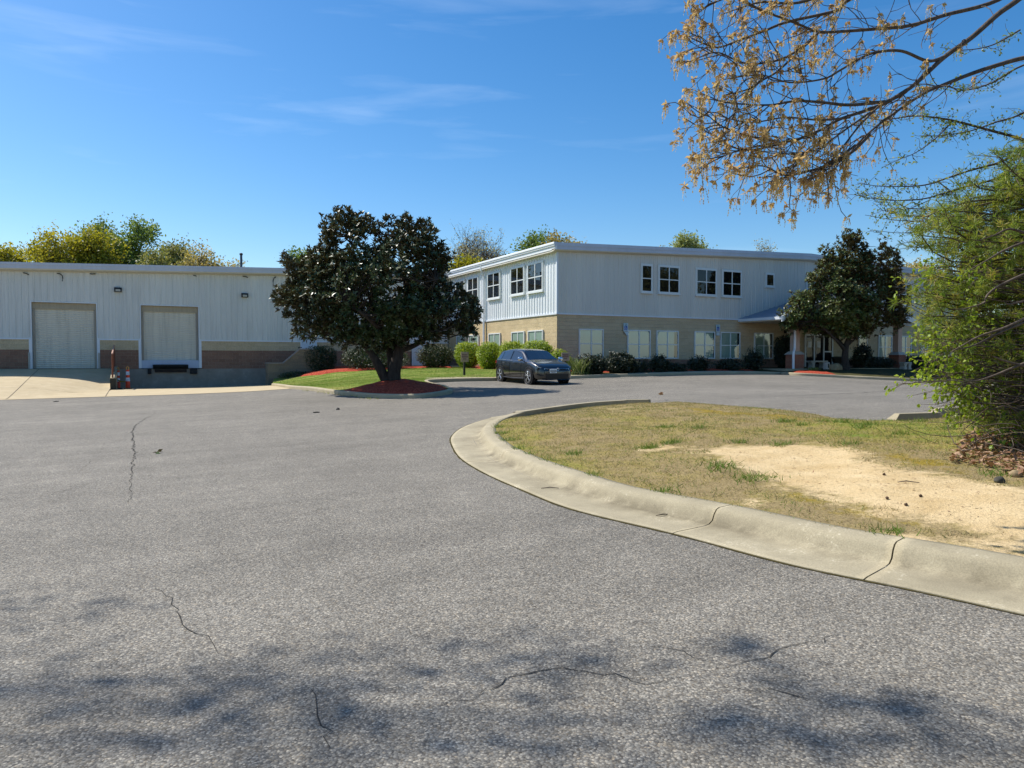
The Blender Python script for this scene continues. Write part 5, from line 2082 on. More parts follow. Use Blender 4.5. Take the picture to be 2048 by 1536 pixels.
M2 = [(1690, 470), (1706, 466), (1722, 476), (1728, 496), (1745, 500), (1760, 492), (1768, 486), (1780, 500), (1796, 512), (1802, 530), (1790, 548), (1800, 565), (1808, 585), (1812, 605), (1814, 625), (1806, 645), (1795, 662),
      (1770, 660), (1745, 668), (1725, 664), (1700, 672), (1675, 668), (1650, 668), (1625, 662), (1600, 655), (1580, 660), (1568, 650), (1562, 632), (1575, 622), (1592, 618), (1580, 604), (1588, 596), (1605, 590), (1622, 578), (1615, 562), (1622, 550), (1640, 535), (1648, 520), (1640, 505), (1652, 494), (1668, 500), (1680, 495), (1684, 482)]
base2 = GL(1692, 738.5)
Z2 = float((base2 - EYE) @ FW) - .7
st2 = [[(1692, 741, 0, .24), (1690, 715, 0, .19), (1693, 690, 0, .16), (1700, 665, 0, .13), (1702, 600, 0, .09), (1705, 500, 0, .03)],
       [(1690, 700, 0, .12), (1672, 680, -.5, .09), (1630, 640, -1, .04)], [(1694, 690, 0, .12), (1725, 664, .4, .09), (1790, 630, .8, .04)], [(1690, 695, 0, .08), (1665, 668, 1, .06), (1640, 672, 1.2, .03)], [(1700, 670, 0, .1), (1690, 600, -1.5, .04)]]
magnolia('magnolia_tree', 'smaller green magnolia on the porch island in front of the entrance', M2, None, Z2, base2, 2.7, st2, 4300, LF['magnolia_green'], 9, .05, .21)


# ---------------------------------------------------------------- clipped shrubs
def shrub(name, label, x0, x1, y0, y1, Z, mat, n, lsz, group=None, seed=1, shape=2.6, depth=None, base_z=None, rough=.1):
    r = np.random.default_rng(seed)
    c = PZ((x0 + x1) / 2, y1, Z)
    h = (y1 - y0) * Z / FPX
    rx = (x1 - x0) / 2 * Z / FPX
    ry = depth or rx * .85
    T = thing(name, label, 'shrub', c, group)
    d = rdir(r, n)
    e = shape
    k = (np.abs(d) ** e).sum(1) ** (-1 / e)
    lump = np.array([1 + rough * noise.noise(Vector(v * 2.2) + Vector((seed * 3.3, 0, 0))) + rough * .6 * noise.noise(Vector(v * 5.5) + Vector((seed, 0, 0))) for v in d])
    rad = k * lump * r.uniform(.86, 1.02, n)
    loc = d * rad[:, None]
    loc[:, 2] = np.maximum(loc[:, 2], -.95)
    taper = np.where(loc[:, 2] < 0, 1 + .22 * loc[:, 2], 1)
    Xd = RT * rx
    Yd = FW * ry
    P = c + loc[:, :1] * taper[:, None] * Xd + loc[:, 1:2] * taper[:, None] * Yd + np.array([0, 0, 1.0]) * ((loc[:, 2:3] + 1) / 2 * h * 1.0)
    Nn = unit(d + r.normal(size=d.shape) * .45)
    A = unit(np.cross(Nn, r.normal(size=d.shape)) + d * .5)
    cl = np.array([noise.noise(Vector(p * 2.2)) for p in P])
    leaves('foliage', P, A, Nn, r.uniform(.7, 1.3, n) * lsz, r.uniform(.4, .6, n) * lsz, mat, T, np.clip(.5 + .35 * cl + r.normal(0, .2, n), 0, 1), .15, seed)
    tw = Twigs()
    for i in range(26):
        p = P[int(r.integers(n))]
        q = c + np.array([0, 0, .02]) + RT * r.uniform(-.25, .25) * rx + FW * r.uniform(-.25, .25) * ry
        tw.add(bend(q, c + (p - c) * .86, r, .08, 5), .022, .006, 4)
    # inner core of big leaves in the darkest tone, painting in the inner shade
    d2 = rdir(r, n // 3)
    k2 = (np.abs(d2) ** e).sum(1) ** (-1 / e) * r.uniform(.55, .85, n // 3)
    l2 = d2 * k2[:, None]
    P2 = c + l2[:, :1] * Xd + l2[:, 1:2] * Yd + np.array([0, 0, 1.0]) * ((np.maximum(l2[:, 2:3], -.9) + 1) / 2 * h)
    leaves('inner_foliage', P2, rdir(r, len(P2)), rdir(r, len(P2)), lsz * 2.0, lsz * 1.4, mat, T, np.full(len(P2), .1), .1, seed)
    tw.build('stems', MT['bark'], T)
    return T


def zl(x, y):                        # distance of the lawn/bed under a pixel
    return float((GL(x, y) - EYE) @ FW)


shrub('yew_shrub', 'dark flat topped shrub beside the stair wall', 612, 672, 692, 747, 46.0, LF['boxwood'], 3800, .07, 'dark clipped shrubs', 11, 4.0)
shrub('yew_shrub', 'broad rounded dark shrub directly behind the large magnolia trunk', 684, 818, 693, 744, 44.5, LF['boxwood'], 6000, .075, 'dark clipped shrubs', 12, 2.5)
shrub('barberry_shrub', 'rounded dark reddish shrub left of the golden hedge row', 833, 908, 689, 737, 46.0, LF['reddish'], 4500, .07, 'dark clipped shrubs', 13, 2.3)
shrub('creeping_shrub', 'low sprawling shrub at the foot of the block stair wall', 562, 632, 743, 765, 44.5, LF['boxwood'], 2200, .07, None, 14, 2.2, rough=.3)
hx = [(911, 961, 685.5, 735, 45.4, 'golden green clipped shrub at the far left end of the hedge row'), (954, 1006, 686, 738, 43.0, 'golden green clipped shrub behind the rear of the black car'),
      (999, 1052, 684, 741, 40.6, 'golden green clipped shrub rising above the car roof, between two others'), (1040, 1107, 683, 744, 38.6, 'golden green clipped shrub nearest the building corner, above the windscreen')]
for i, (x0, x1, y0, y1, Z, lab) in enumerate(hx):
    shrub('privet_shrub', lab, x0, x1, y0, y1, Z, LF['privet'], 4200, .085, 'golden hedge shrubs', 20 + i, 3.0, 1.0, rough=.2)
shrub('privet_shrub', 'small golden shrub peeping over the car mirror at the corner', 1095, 1142, 700, 748, 37.2, LF['privet'], 2600, .065, 'golden hedge shrubs', 26, 2.3, rough=.25)


def strap_clump(name, label, x, yb, wpx, hpx, mat, n, seed, zfn=None):
    g = GL(x, yb)
    Z = float((g - EYE) @ FW)
    r = np.random.default_rng(seed)
    T = thing(name, label, 'plant', g)
    R = wpx / 2 * Z / FPX
    H = hpx * Z / FPX
    V, F, rn = [], [], []
    for i in range(n):
        b = g + RT * r.normal(0, R * .25) + FW * r.normal(0, R * .25)
        d = unit(RT * r.normal() + FW * r.normal())
        ln = r.uniform(.5, 1) * R
        hh = r.uniform(.5, 1) * H
        k = len(V)
        s = np.cross(d, [0, 0, 1.0]) * r.uniform(.010, .02)
        for t in (0, .4, .75, 1):
            p = b + d * ln * t + np.array([0, 0, hh * (1.6 * t - .75 * t * t)])
            w = s * (1 - t * .85)
            V += [p - w, p + w]
        F += [(k + 2 * j, k + 2 * j + 1, k + 2 * j + 3, k + 2 * j + 2) for j in range(3)]
        rn += [r.random()] * 8
    put('blades', mesh_np('blades', np.array(V), np.array(F), mat, False, {'rnd': np.array(rn)}), T)
    leaves('undergrowth', g + rdir(r, 160) * np.array([R * .6, R * .6, .05]) + np.array([0, 0, .08]), rdir(r, 160), rdir(r, 160), .12, .05, mat, T, None, .1, seed)
    return T


strap_clump('liriope_plant', 'sunlit clump of strap leaves beside the front bumper of the car', 1156, 749, 60, 42, LF['liriope'], 260, 31)
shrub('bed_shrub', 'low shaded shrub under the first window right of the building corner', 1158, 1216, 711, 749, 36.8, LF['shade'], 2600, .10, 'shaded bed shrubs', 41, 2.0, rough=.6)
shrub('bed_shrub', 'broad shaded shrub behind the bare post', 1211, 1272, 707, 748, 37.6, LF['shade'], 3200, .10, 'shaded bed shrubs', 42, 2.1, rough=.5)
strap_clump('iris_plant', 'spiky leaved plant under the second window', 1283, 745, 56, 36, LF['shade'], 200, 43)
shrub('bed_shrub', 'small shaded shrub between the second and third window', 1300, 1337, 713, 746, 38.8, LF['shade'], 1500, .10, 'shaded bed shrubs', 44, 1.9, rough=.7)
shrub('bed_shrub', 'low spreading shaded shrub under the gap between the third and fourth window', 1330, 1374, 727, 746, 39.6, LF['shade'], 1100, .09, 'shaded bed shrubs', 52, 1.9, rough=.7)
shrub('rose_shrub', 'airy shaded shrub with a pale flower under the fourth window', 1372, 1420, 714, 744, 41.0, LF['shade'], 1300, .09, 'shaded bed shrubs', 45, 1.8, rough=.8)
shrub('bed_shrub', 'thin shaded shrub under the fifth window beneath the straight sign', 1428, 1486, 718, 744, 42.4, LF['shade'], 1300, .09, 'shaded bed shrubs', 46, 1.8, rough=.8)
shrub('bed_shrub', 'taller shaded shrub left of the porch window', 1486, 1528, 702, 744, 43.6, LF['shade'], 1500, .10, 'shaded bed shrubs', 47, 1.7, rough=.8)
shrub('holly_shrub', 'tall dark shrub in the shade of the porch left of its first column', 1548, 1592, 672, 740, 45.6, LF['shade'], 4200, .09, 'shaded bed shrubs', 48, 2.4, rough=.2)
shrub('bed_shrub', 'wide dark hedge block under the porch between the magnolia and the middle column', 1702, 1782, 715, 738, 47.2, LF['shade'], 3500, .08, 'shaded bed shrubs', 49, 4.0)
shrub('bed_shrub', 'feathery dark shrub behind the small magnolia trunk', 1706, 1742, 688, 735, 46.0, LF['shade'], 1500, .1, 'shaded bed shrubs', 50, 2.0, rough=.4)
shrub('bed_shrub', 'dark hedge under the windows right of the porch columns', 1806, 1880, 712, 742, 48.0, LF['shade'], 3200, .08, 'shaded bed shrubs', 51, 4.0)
g = GL(1628, 741)
fl = leaves('grass_tuft', g + np.random.default_rng(5).normal(0, .12, (120, 3)) * [1.4, 1, .1], unit(np.random.default_rng(6).normal(0, .5, (120, 3)) + [0, 0, 1.2]), rdir(np.random.default_rng(7), 120), .2, .03, LF['lawnblade'])
tag(fl, 'small bright grass tuft in the red mulch by the porch column', 'grass tuft')


# ---------------------------------------------------------------- deciduous trees beyond the buildings
def far_tree(label, x0, x1, ytop, Z, mat, seed, lobes=14, nleaf=2600, lsz=.30, twigs=16, base_frac=.4, spread=1.0, trunkr=.28, bark_='barkfar', yb=None, dens=1.0, group='trees beyond the buildings', skew=0.0):
    nleaf = int(nleaf * (1.5 if mat is LF['bare'] else 2.6))
    r = np.random.default_rng(seed)
    top = PZ((x0 + x1) / 2 + skew, ytop, Z)
    base = np.array([top[0], top[1], 0.4])
    H = top[2] - base[2]
    R = (x1 - x0) / 2 * Z / FPX
    T = thing('broadleaf_tree', label, 'tree', base, group)
    c = base + np.array([0, 0, H * (1 - (1 - base_frac) / 2)])
    rz_ = H * (1 - base_frac) / 2
    tw = Twigs()
    tk = bend(base, base + np.array([0, 0, H * .62]), r, .02, 8)
    tw.add(tk, trunkr, trunkr * .5, 8)
    tips = []
    for i in range(lobes):
        d = rdir(r, 1)[0]
        d[2] = abs(d[2]) * 1.2 - .35
        d = unit(d)
        k = r.uniform(.45, .8)
        lc = c + (RT * d[0] + FW * d[1]) * R * k + np.array([0, 0, d[2] * rz_ * k])
        lr = r.uniform(.28, .42) * (R + rz_) / 2 * spread
        a = tk[int(r.integers(3, 8))]
        lim = bend(a, lc, r, .06, 7, -.08)
        tw.add(lim, trunkr * .42, trunkr * .13, 5)
        for j in range(twigs):
            q = lc + rdir(r, 1)[0] * np.array([1, 1, .8]) * lr * r.uniform(.6, 1.1)
            b = bend(lim[int(r.integers(3, 7))], q, r, .07, 6, -.04)
            tw.add(b, trunkr * .10, trunkr * .03, 3)
            for s in range(3):
                e = q + rdir(r, 1)[0] * lr * .35
                b2 = bend(b[3 + s % 3], e, r, .06, 4)
                tw.add(b2, trunkr * .045, trunkr * .02, 3)
                tips += [b2[2], b2[3]]
            tips += list(b[3:])
    tips = np.array(tips)
    lim_ = c[2] + rz_ * 1.0
    sel = tips[r.integers(len(tips), size=nleaf)]
    P = sel + r.normal(size=sel.shape) * lsz * 1.1 * dens
    nn = unit(r.normal(size=P.shape) + [0, 0, .7])
    leaves('crown', P, rdir(r, nleaf), nn, r.uniform(.6, 1.3, nleaf) * lsz, r.uniform(.45, .8, nleaf) * lsz, mat, T, np.clip(.5 + .4 * np.array([noise.noise(Vector(p * .35)) for p in P]) + r.normal(0, .2, nleaf), 0, 1), .1, seed)
    tw.build('trunk', MT[bark_], T)
    return T


far_tree('yellow green tree at the left edge above the warehouse roof', -70, 60, 482, 88, LF['spring'], 61, 12, 3800, .34)
far_tree('wide yellow green tree with dark limbs behind the left loading door', 40, 245, 440, 80, LF['spring'], 62, 26, 8500, .32, 18, .25)
far_tree('taller green tree rising behind the wide yellow green one', 135, 235, 434, 96, LF['green'], 63, 12, 2600, .34, 14, .4)
far_tree('dark green tree standing over the right loading door', 222, 320, 440, 84, LF['green'], 64, 14, 5200, .32, 16, .25)
far_tree('thin pale green tree between the dark green and the tan tree', 300, 408, 450, 92, LF['olive'], 65, 12, 2600, .32, 18, .3)
far_tree('sparse tan budding tree left of the vent pipe', 352, 484, 468, 78, LF['rust'], 66, 16, 3600, .26, 20, .3)
far_tree('low olive tree just above the warehouse roof behind the sparse ones', 250, 400, 490, 76, LF['olive'], 70, 14, 4000, .3, 16, .2)
far_tree('bright green tree left of the large magnolia behind the roof ventilator', 548, 640, 492, 88, LF['green'], 67, 12, 4200, .32, 15, .3)
far_tree('leafless brown tree above the left part of the office roof', 858, 1036, 456, 92, LF['bare'], 68, 22, 2600, .24, 26, .25, 1.1, .34)
far_tree('yellow green tree low behind the office eave', 872, 985, 507, 76, LF['spring'], 69, 14, 5000, .3, 14, .3)
far_tree('mixed green and rust tree above the office corner', 1028, 1130, 432, 84, LF['green'], 71, 14, 2800, .3, 18, .3)
far_tree('rust coloured budding tree right of the mixed tree above the office corner', 1080, 1182, 446, 80, LF['rust'], 72, 14, 3400, .28, 18, .3)
far_tree('pale bare tree top left of the twin pale green tree', 1284, 1356, 468, 100, LF['bare'], 73, 10, 1500, .26, 20, .3)
far_tree('slim pale green tree top above the middle of the office roof', 1354, 1392, 453, 96, LF['pale'], 74, 8, 2600, .3, 12, .4)
far_tree('shorter pale green tree top beside the slim one above the roof', 1382, 1422, 458, 98, LF['pale'], 75, 8, 2400, .3, 12, .4)
far_tree('lone pale bare tree top near the right end of the office roof', 1514, 1572, 466, 102, LF['bare'], 76, 9, 1100, .26, 18, .4)
far_tree('orange yellow tree behind the right end of the office', 1795, 1900, 512, 84, LF['rust'], 77, 14, 4200, .3, 16, .3)
far_tree('yellow green tree behind the pine at the right edge', 1890, 2080, 480, 88, LF['spring'], 78, 16, 4600, .34, 16, .3)
far_tree('tiny bare tree top just above the office ridge', 1205, 1245, 482, 105, LF['bare'], 79, 7, 700, .24, 14, .4)


# woods beyond the right edge of the frame (seen mirrored in the office windows)
for i, (u, v, h) in enumerate(((30, -12, 13), (42, -6, 14), (55, -1, 13), (67, 5, 14), (50, -15, 15), (80, 10, 14), (62, -10, 15))):
    X_, Z_ = np.array([u, v, 0]) @ RT, np.array([u, v, 0]) @ FW
    k = FPX / Z_
    far_tree('woodland tree beyond the right edge of the car park', 1024 + X_ * k - 5 * k, 1024 + X_ * k + 5 * k, 718 - (h - 1.6) * k, Z_, LF['olive'], 120 + i, 14, 1500, .4, 12, .25, group='woodland trees at the right')

# ---------------------------------------------------------------- catkin oak reaching in from the right
def px_limbs(tw, lims, trunk_pt=None):
    out = []
    for pts, r0, r1 in lims:
        P = smooth_path([PZ(*p) for p in pts], 6)
        tw.add(P, r0, r1, 7)
        out.append((P, r0, r1))
    return out


def limb(px, Z0, Z1, r0, r1):
    n = len(px)
    return ([(x, y, Z0 + (Z1 - Z0) * i / (n - 1)) for i, (x, y) in enumerate(px)], r0, r1)


r = np.random.default_rng(101)
obase = PZ(2330, 1000, 7.6)
obase[2] = tz1(obase[0], obase[1]) + .05
OAK = thing('oak_tree', 'spring oak reaching in from the top right with hanging golden catkins', 'tree', obase)
tw = Twigs()
otop = obase + np.array([-.3, .2, 7.5])
tr = smooth_path([obase, obase + np.array([.05, 0, 2]), obase + np.array([-.1, .1, 4.6]), otop], 6)
tw.add(tr, .24, .14, 12)
limbs = [limb([(2210, -130), (2100, -50), (2031, 3), (1996, 28), (1944, 74), (1891, 112), (1856, 144), (1821, 175), (1768, 207), (1733, 221), (1681, 238), (1635, 263), (1582, 282), (1488, 300), (1418, 266), (1372, 238)], 7.4, 6.0, .031, .004),
         limb([(2290, 70), (2160, 95), (2048, 116), (1996, 130), (1944, 147), (1891, 168), (1849, 186), (1786, 228), (1733, 270), (1698, 310), (1688, 352)], 7.6, 6.3, .028, .004),
         limb([(2250, -180), (2100, -70), (1996, 0), (1891, 30), (1821, 51), (1751, 58), (1681, 63), (1635, 63), (1582, 42), (1523, 21), (1460, -10)], 7.6, 6.6, .024, .007),
         limb([(1960, -130), (1840, -60), (1698, 0), (1674, 21), (1575, 44), (1526, 63), (1477, 81), (1435, 95), (1400, 84), (1372, 70)], 7.2, 6.4, .020, .004),
         limb([(1893, 112), (1856, 122), (1803, 102), (1751, 105), (1716, 119), (1681, 140), (1646, 158), (1580, 165), (1520, 150), (1440, 160)], 6.93, 6.2, .016, .004),
         limb([(1768, 204), (1698, 210), (1646, 205), (1593, 202), (1540, 210), (1470, 207), (1418, 198)], 6.6, 6.0, .016, .004),
         limb([(1640, 63), (1593, 102), (1547, 123), (1488, 126), (1435, 105), (1390, 118)], 6.8, 6.2, .013, .004),
         limb([(1620, 82), (1558, 140), (1526, 160), (1498, 178), (1450, 190)], 6.7, 6.1, .011, .004),
         limb([(1740, 270), (1698, 309), (1646, 333), (1575, 351), (1526, 332), (1470, 338)], 6.4, 5.9, .012, .004),
         limb([(1710, 290), (1681, 315), (1646, 345), (1606, 362)], 6.4, 6.0, .009, .004),
         limb([(1600, 278), (1530, 290), (1480, 300), (1435, 318), (1400, 338)], 6.1, 5.8, .009, .003),
         limb([(1523, 21), (1470, -5), (1420, 10), (1380, 40)], 6.6, 6.2, .010, .003),
         limb([(1700, 235), (1640, 240), (1570, 235), (1500, 245), (1430, 230)], 6.3, 5.9, .010, .003),
         limb([(1560, 285), (1490, 270), (1440, 250), (1400, 215)], 6.1, 5.8, .009, .003),
         limb([(1660, 255), (1620, 300), (1560, 310), (1510, 325)], 6.3, 5.9, .009, .003),
         limb([(1800, -60), (1700, -30), (1600, 5), (1520, 5), (1440, 30)], 7.0, 6.4, .02, .004),
         limb([(1760, 210), (1720, 250), (1680, 300), (1640, 338), (1570, 345)], 6.5, 6.1, .010, .003),
         limb([(2310, -260), (2420, -420), (2560, -500), (2700, -520)], 7.6, 8.4, .05, .006), limb([(2320, -100), (2450, -220), (2600, -260), (2760, -250)], 7.6, 7.0, .05, .006),
         limb([(2300, -380), (2260, -600), (2200, -760), (2100, -880)], 7.6, 8.2, .06, .006), limb([(2320, -330), (2360, -560), (2480, -760)], 7.6, 9.0, .05, .006), limb([(2330, 40), (2500, -60), (2680, -80)], 7.6, 8.6, .04, .005),
         limb([(1740, 225), (1690, 260), (1650, 290), (1610, 325), (1570, 335)], 6.4, 6.1, .009, .003)]
LB = px_limbs(tw, limbs)
for k, (P, a, b) in enumerate(LB[:3]):
    st_ = tr[[17, 14, 18][k]] if k < 3 else tr[-1]
    tw.add(bend(st_, P[0], r, .03, 6), a * 1.4, a, 8)
tw.add(bend(tr[-2], LB[3][0][0], r, .04, 6), .05, .03, 7)
tw.add(bend(tr[-1], LB[15][0][0], r, .04, 6), .05, .02, 7)
tipsO = []
for P, r0, r1 in LB:
    L = np.linalg.norm(np.diff(P, axis=0), axis=1).sum()
    for i in range(int(L * 7) + 5):
        t = r.uniform(.22, .93)
        j = int(t * (len(P) - 1))
        p = P[j]
        px = proj(p)[0]
        if 1930 < px[0] < 2200 and r.random() < .75:
            continue
        tang = unit(P[min(j + 1, len(P) - 1)] - P[max(j - 1, 0)])
        d = unit(tang * r.uniform(.4, 1.1) + rdir(r, 1)[0] * .75 + np.array([0, 0, -.15]))
        ln = r.uniform(.15, .50)
        q = p + d * ln
        b = bend(p, q, r, .07, 6, -.03)
        tw.add(b, .0052, .0026, 4)
        tipsO.append(q)
        for s in range(int(r.integers(0, 3))):
            o = b[int(r.integers(2, 5))]
            e = o + unit(d + rdir(r, 1)[0] * .9) * r.uniform(.08, .22)
            tw.add(bend(o, e, r, .05, 4), .0032, .002, 3)
            tipsO.append(e)
    tipsO.append(P[-1])
tw.build('trunk', MT['barkgrey'], OAK)
tipsO = np.array(tipsO)
pp = proj(tipsO)
keep = ((pp[:, 0] < 1960) | (pp[:, 0] > 2250)) & ((pp[:, 0] < 1800) | (r.random(len(pp)) < .45))
keep &= ~((pp[:, 0] > 1700) & (pp[:, 0] < 2200) & (r.random(len(pp)) < .35))
tipsO = tipsO[keep]
C, A, Nn, L_, W_, rn = [], [], [], [], [], []
for p in tipsO:
    tone = r.random()
    k = int(r.integers(5, 10))       # young leaflets
    d = unit(rdir(r, k) + np.array([0, 0, -.5]))
    C.append(np.repeat(p[None], k, 0))
    A.append(d)
    Nn.append(rdir(r, k))
    L_.append(r.uniform(.03, .06, k))
    W_.append(r.uniform(.016, .028, k))
    rn.append(np.clip(.12 + .35 * tone + r.normal(0, .12, k), 0, 1))
    for s in range(int(r.integers(4, 8))):   # hanging strings of bloom
        ln = r.uniform(.05, .125)
        sp = rdir(r, 1)[0] * .016
        m = 7
        t = np.linspace(0, 1, m)[:, None]
        dr = np.array([r.normal(0, .12), r.normal(0, .12), -1.0])
        Q = p + sp + dr * ln * t + np.sin(t * 2.5) * sp * .6
        C.append(Q[:-1])
        A.append(unit(np.diff(Q, axis=0)) + rdir(r, m - 1) * .25)
        Nn.append(rdir(r, m - 1))
        L_.append(np.full(m - 1, ln / (m - 1) * 1.15))
        W_.append(r.uniform(.008, .013, m - 1))
        rn.append(np.clip(.45 + .4 * tone + r.normal(0, .15, m - 1), 0, 1))
leaves('catkins', np.concatenate(C), np.concatenate(A), np.concatenate(Nn), np.concatenate(L_), np.concatenate(W_), LF['catkin'], OAK, np.concatenate(rn), .25, 4)

# ---------------------------------------------------------------- pale budding tree behind it
r = np.random.default_rng(202)
bbase = PZ(2380, 900, 11.5)
bbase[2] = tz1(bbase[0], bbase[1]) + .05
BT = thing('budding_tree', 'young tree with tiny bright leaves on thin level branches at the right edge', 'tree', bbase)
tw = Twigs()
btr = smooth_path([bbase, bbase + np.array([0, .1, 2.2]), bbase + np.array([-.1, 0, 4.2]), bbase + np.array([0, .1, 6.5])], 6)
tw.add(btr, .14, .05, 9)
blim = [limb([(2330, 400), (2180, 330), (2048, 280), (1985, 262), (1930, 247), (1890, 238), (1830, 232), (1760, 240), (1715, 228)], 11.2, 10.2, .028, .004),
        limb([(2330, 420), (2180, 350), (2048, 312), (1990, 328), (1940, 341), (1895, 356), (1850, 370), (1800, 373), (1755, 372), (1715, 366)], 11.4, 10.4, .024, .003),
        limb([(2330, 420), (2160, 360), (2048, 333), (1990, 358), (1930, 374), (1890, 386), (1845, 398), (1790, 401), (1740, 396), (1712, 390)], 11.3, 10.2, .022, .003),
        limb([(1905, 243), (1870, 278), (1830, 306), (1795, 320), (1765, 335)], 10.6, 10.2, .009, .003),
        limb([(2280, 60), (2150, 160), (2048, 225), (1990, 245), (1940, 262), (1890, 270), (1850, 272)], 11.2, 10.6, .02, .003),
        limb([(2300, 0), (2180, 90), (2048, 130), (1985, 165), (1930, 180), (1880, 170), (1850, 182)], 11.2, 10.6, .02, .003),
        limb([(1950, 435), (1900, 437), (1850, 442), (1790, 440), (1730, 430)], 10.6, 10.2, .007, .003), limb([(1930, 440), (1870, 455), (1810, 466), (1740, 460)], 10.5, 10.2, .007, .003),
        limb([(2100, 440), (2000, 470), (1920, 490), (1860, 492), (1800, 498)], 10.8, 10.3, .012, .003),
        limb([(1880, 366), (1900, 382), (1905, 388)], 10.7, 10.6, .008, .006), limb([(2040, 60), (1985, 90), (1930, 100), (1880, 95)], 11, 10.6, .012, .003), limb([(1860, 400), (1800, 424), (1760, 420)], 10.6, 10.3, .006, .003)]
LB = px_limbs(tw, blim)
for P, a, b in LB:
    if proj(P[0])[0][0] > 2090:
        s = btr[np.argmin(np.linalg.norm(btr - (P[0] + [0, 0, -.3]), axis=1))]
        tw.add(bend(s, P[0], r, .03, 5), a * 1.2, a, 6)
C = []
for P, r0, r1 in LB:
    L = np.linalg.norm(np.diff(P, axis=0), axis=1).sum()
    for i in range(int(L * 16)):
        t = r.uniform(.1, 1)
        p = P[int(t * (len(P) - 1))]
        q = p + rdir(r, 1)[0] * np.array([1, 1, .65]) * r.uniform(.08, .34)
        b = bend(p, q, r, .08, 5)
        tw.add(b, .004, .002, 3)
        for k in range(int(r.integers(3, 8))):
            C.append(b[int(r.integers(1, 5))] + r.normal(0, .025, 3))
C = np.array(C)
n = len(C)
leaves('foliage', C, unit(rdir(r, n) + [0, 0, -.4]), rdir(r, n), r.uniform(.03, .06, n), r.uniform(.018, .03, n), LF['bud'], BT, None, .2, 5)
tw.build('trunk', MT['barkgrey'], BT)

# ---------------------------------------------------------------- scrubby pine and leafy sapling at the right edge
r = np.random.default_rng(303)
pbase = PZ(2235, 930, 10.2)
pbase[2] = tz1(pbase[0], pbase[1]) + .1
PT = thing('pine_tree', 'scrubby pine with drooping needled branches along the right edge', 'tree', pbase)
tw = Twigs()
ptr = smooth_path([pbase, pbase + np.array([.05, 0, 1.5]), pbase + np.array([-.05, .05, 3.2]), pbase + np.array([0, 0, 5.2])], 6)
tw.add(ptr, .13, .04, 9)
regions = [([(1880, 430), (1990, 350), (2060, 320), (2060, 640), (1900, 640), (1850, 560), (1870, 500)], 72), ([(1800, 410), (1870, 400), (1950, 440), (1890, 520), (1830, 480)], 24),
           ([(1800, 590), (1900, 560), (1900, 720), (1840, 700), (1815, 650)], 26), ([(1900, 640), (2060, 620), (2060, 870), (1960, 850), (1930, 760)], 70), ([(1920, 800), (2000, 800), (2000, 880), (1935, 870)], 14),
           ([(1995, 300), (2060, 280), (2060, 420), (2000, 400)], 16), ([(1930, 350), (2060, 320), (2060, 620), (1930, 640)], 14),
           ([(2060, 420), (2160, 250), (2320, 250), (2480, 500), (2520, 880), (2060, 880)], 150), ([(2140, 150), (2230, 60), (2330, 150), (2330, 300), (2140, 300)], 30)]
tuft, tdir = [], []
for poly, cnt in regions:
    poly = np.array(poly, float)
    lo, hi = poly.min(0), poly.max(0)
    k = 0
    while k < cnt:
        q = r.uniform(lo, hi)
        if not in_poly(q[None], poly)[0]:
            continue
        k += 1
        Zt = r.uniform(8.3, 11.2) if q[0] < 2100 else r.uniform(8.6, 12.2)
        e = PZ(q[0], q[1], Zt)
        hs = np.clip(e[2] + r.uniform(-.2, .5), .4, 4.9)
        s = ptr[np.argmin(np.abs(ptr[:, 2] - hs - .2))]
        b = bend(s, e, r, .05, 9, .06)
        tw.add(b, .022, .006, 5)
        ax = unit(b[-1] - b[-3])
        for i in range(int(r.integers(7, 12))):
            o = b[int(r.integers(4, 9))]
            d = unit(ax + rdir(r, 1)[0] * .9)
            f_ = o + d * r.uniform(.08, .34)
            tw.add(bend(o, f_, r, .06, 4), .006, .003, 3)
            tuft += [f_, (o + f_) / 2]
            tdir += [d, d]
tuft = np.array(tuft)
tdir = np.array(tdir)
k = 22
n = len(tuft) * k
D = unit(np.repeat(tdir, k, 0) * .55 + rdir(r, n))
Cn = np.repeat(tuft, k, 0) + np.repeat(tdir, k, 0) * r.uniform(-.07, .02, n)[:, None]
tone = np.repeat(np.clip(r.normal(.5, .3, len(tuft)), 0, 1), k)
leaves('needles', Cn, D, rdir(r, n), r.uniform(.07, .11, n), .0085, LF['needle'], PT, np.clip(tone + r.normal(0, .1, n), 0, 1), 0, 6)
for pts in ([(2060, 545), (2040, 552), (1998, 572), (1975, 590), (1968, 605), (1950, 612), (1925, 618), (1905, 618)], [(2060, 632), (2010, 655), (1960, 672), (1930, 688), (1900, 705)], [(2060, 640), (2000, 665), (1950, 690), (1910, 700)],
            [(2060, 722), (2020, 738), (1985, 752), (1950, 762), (1915, 758)], [(2060, 735), (2010, 722), (1985, 712)], [(2060, 470), (2020, 458), (1990, 470), (1960, 480)], [(2060, 480), (2010, 500), (1975, 520), (1940, 540)], [(2060, 600), (2020, 608), (2010, 605)]):
    P = smooth_path([PZ(x, y, 8.1) for x, y in pts], 5)
    tw.add(P, .017, .005, 6)
    s = ptr[np.argmin(np.abs(ptr[:, 2] - P[0][2]))]
    tw.add(bend(s, P[0], r, .03, 5), .026, .02, 6)
tw.build('trunk', MT['barkgrey'], PT)

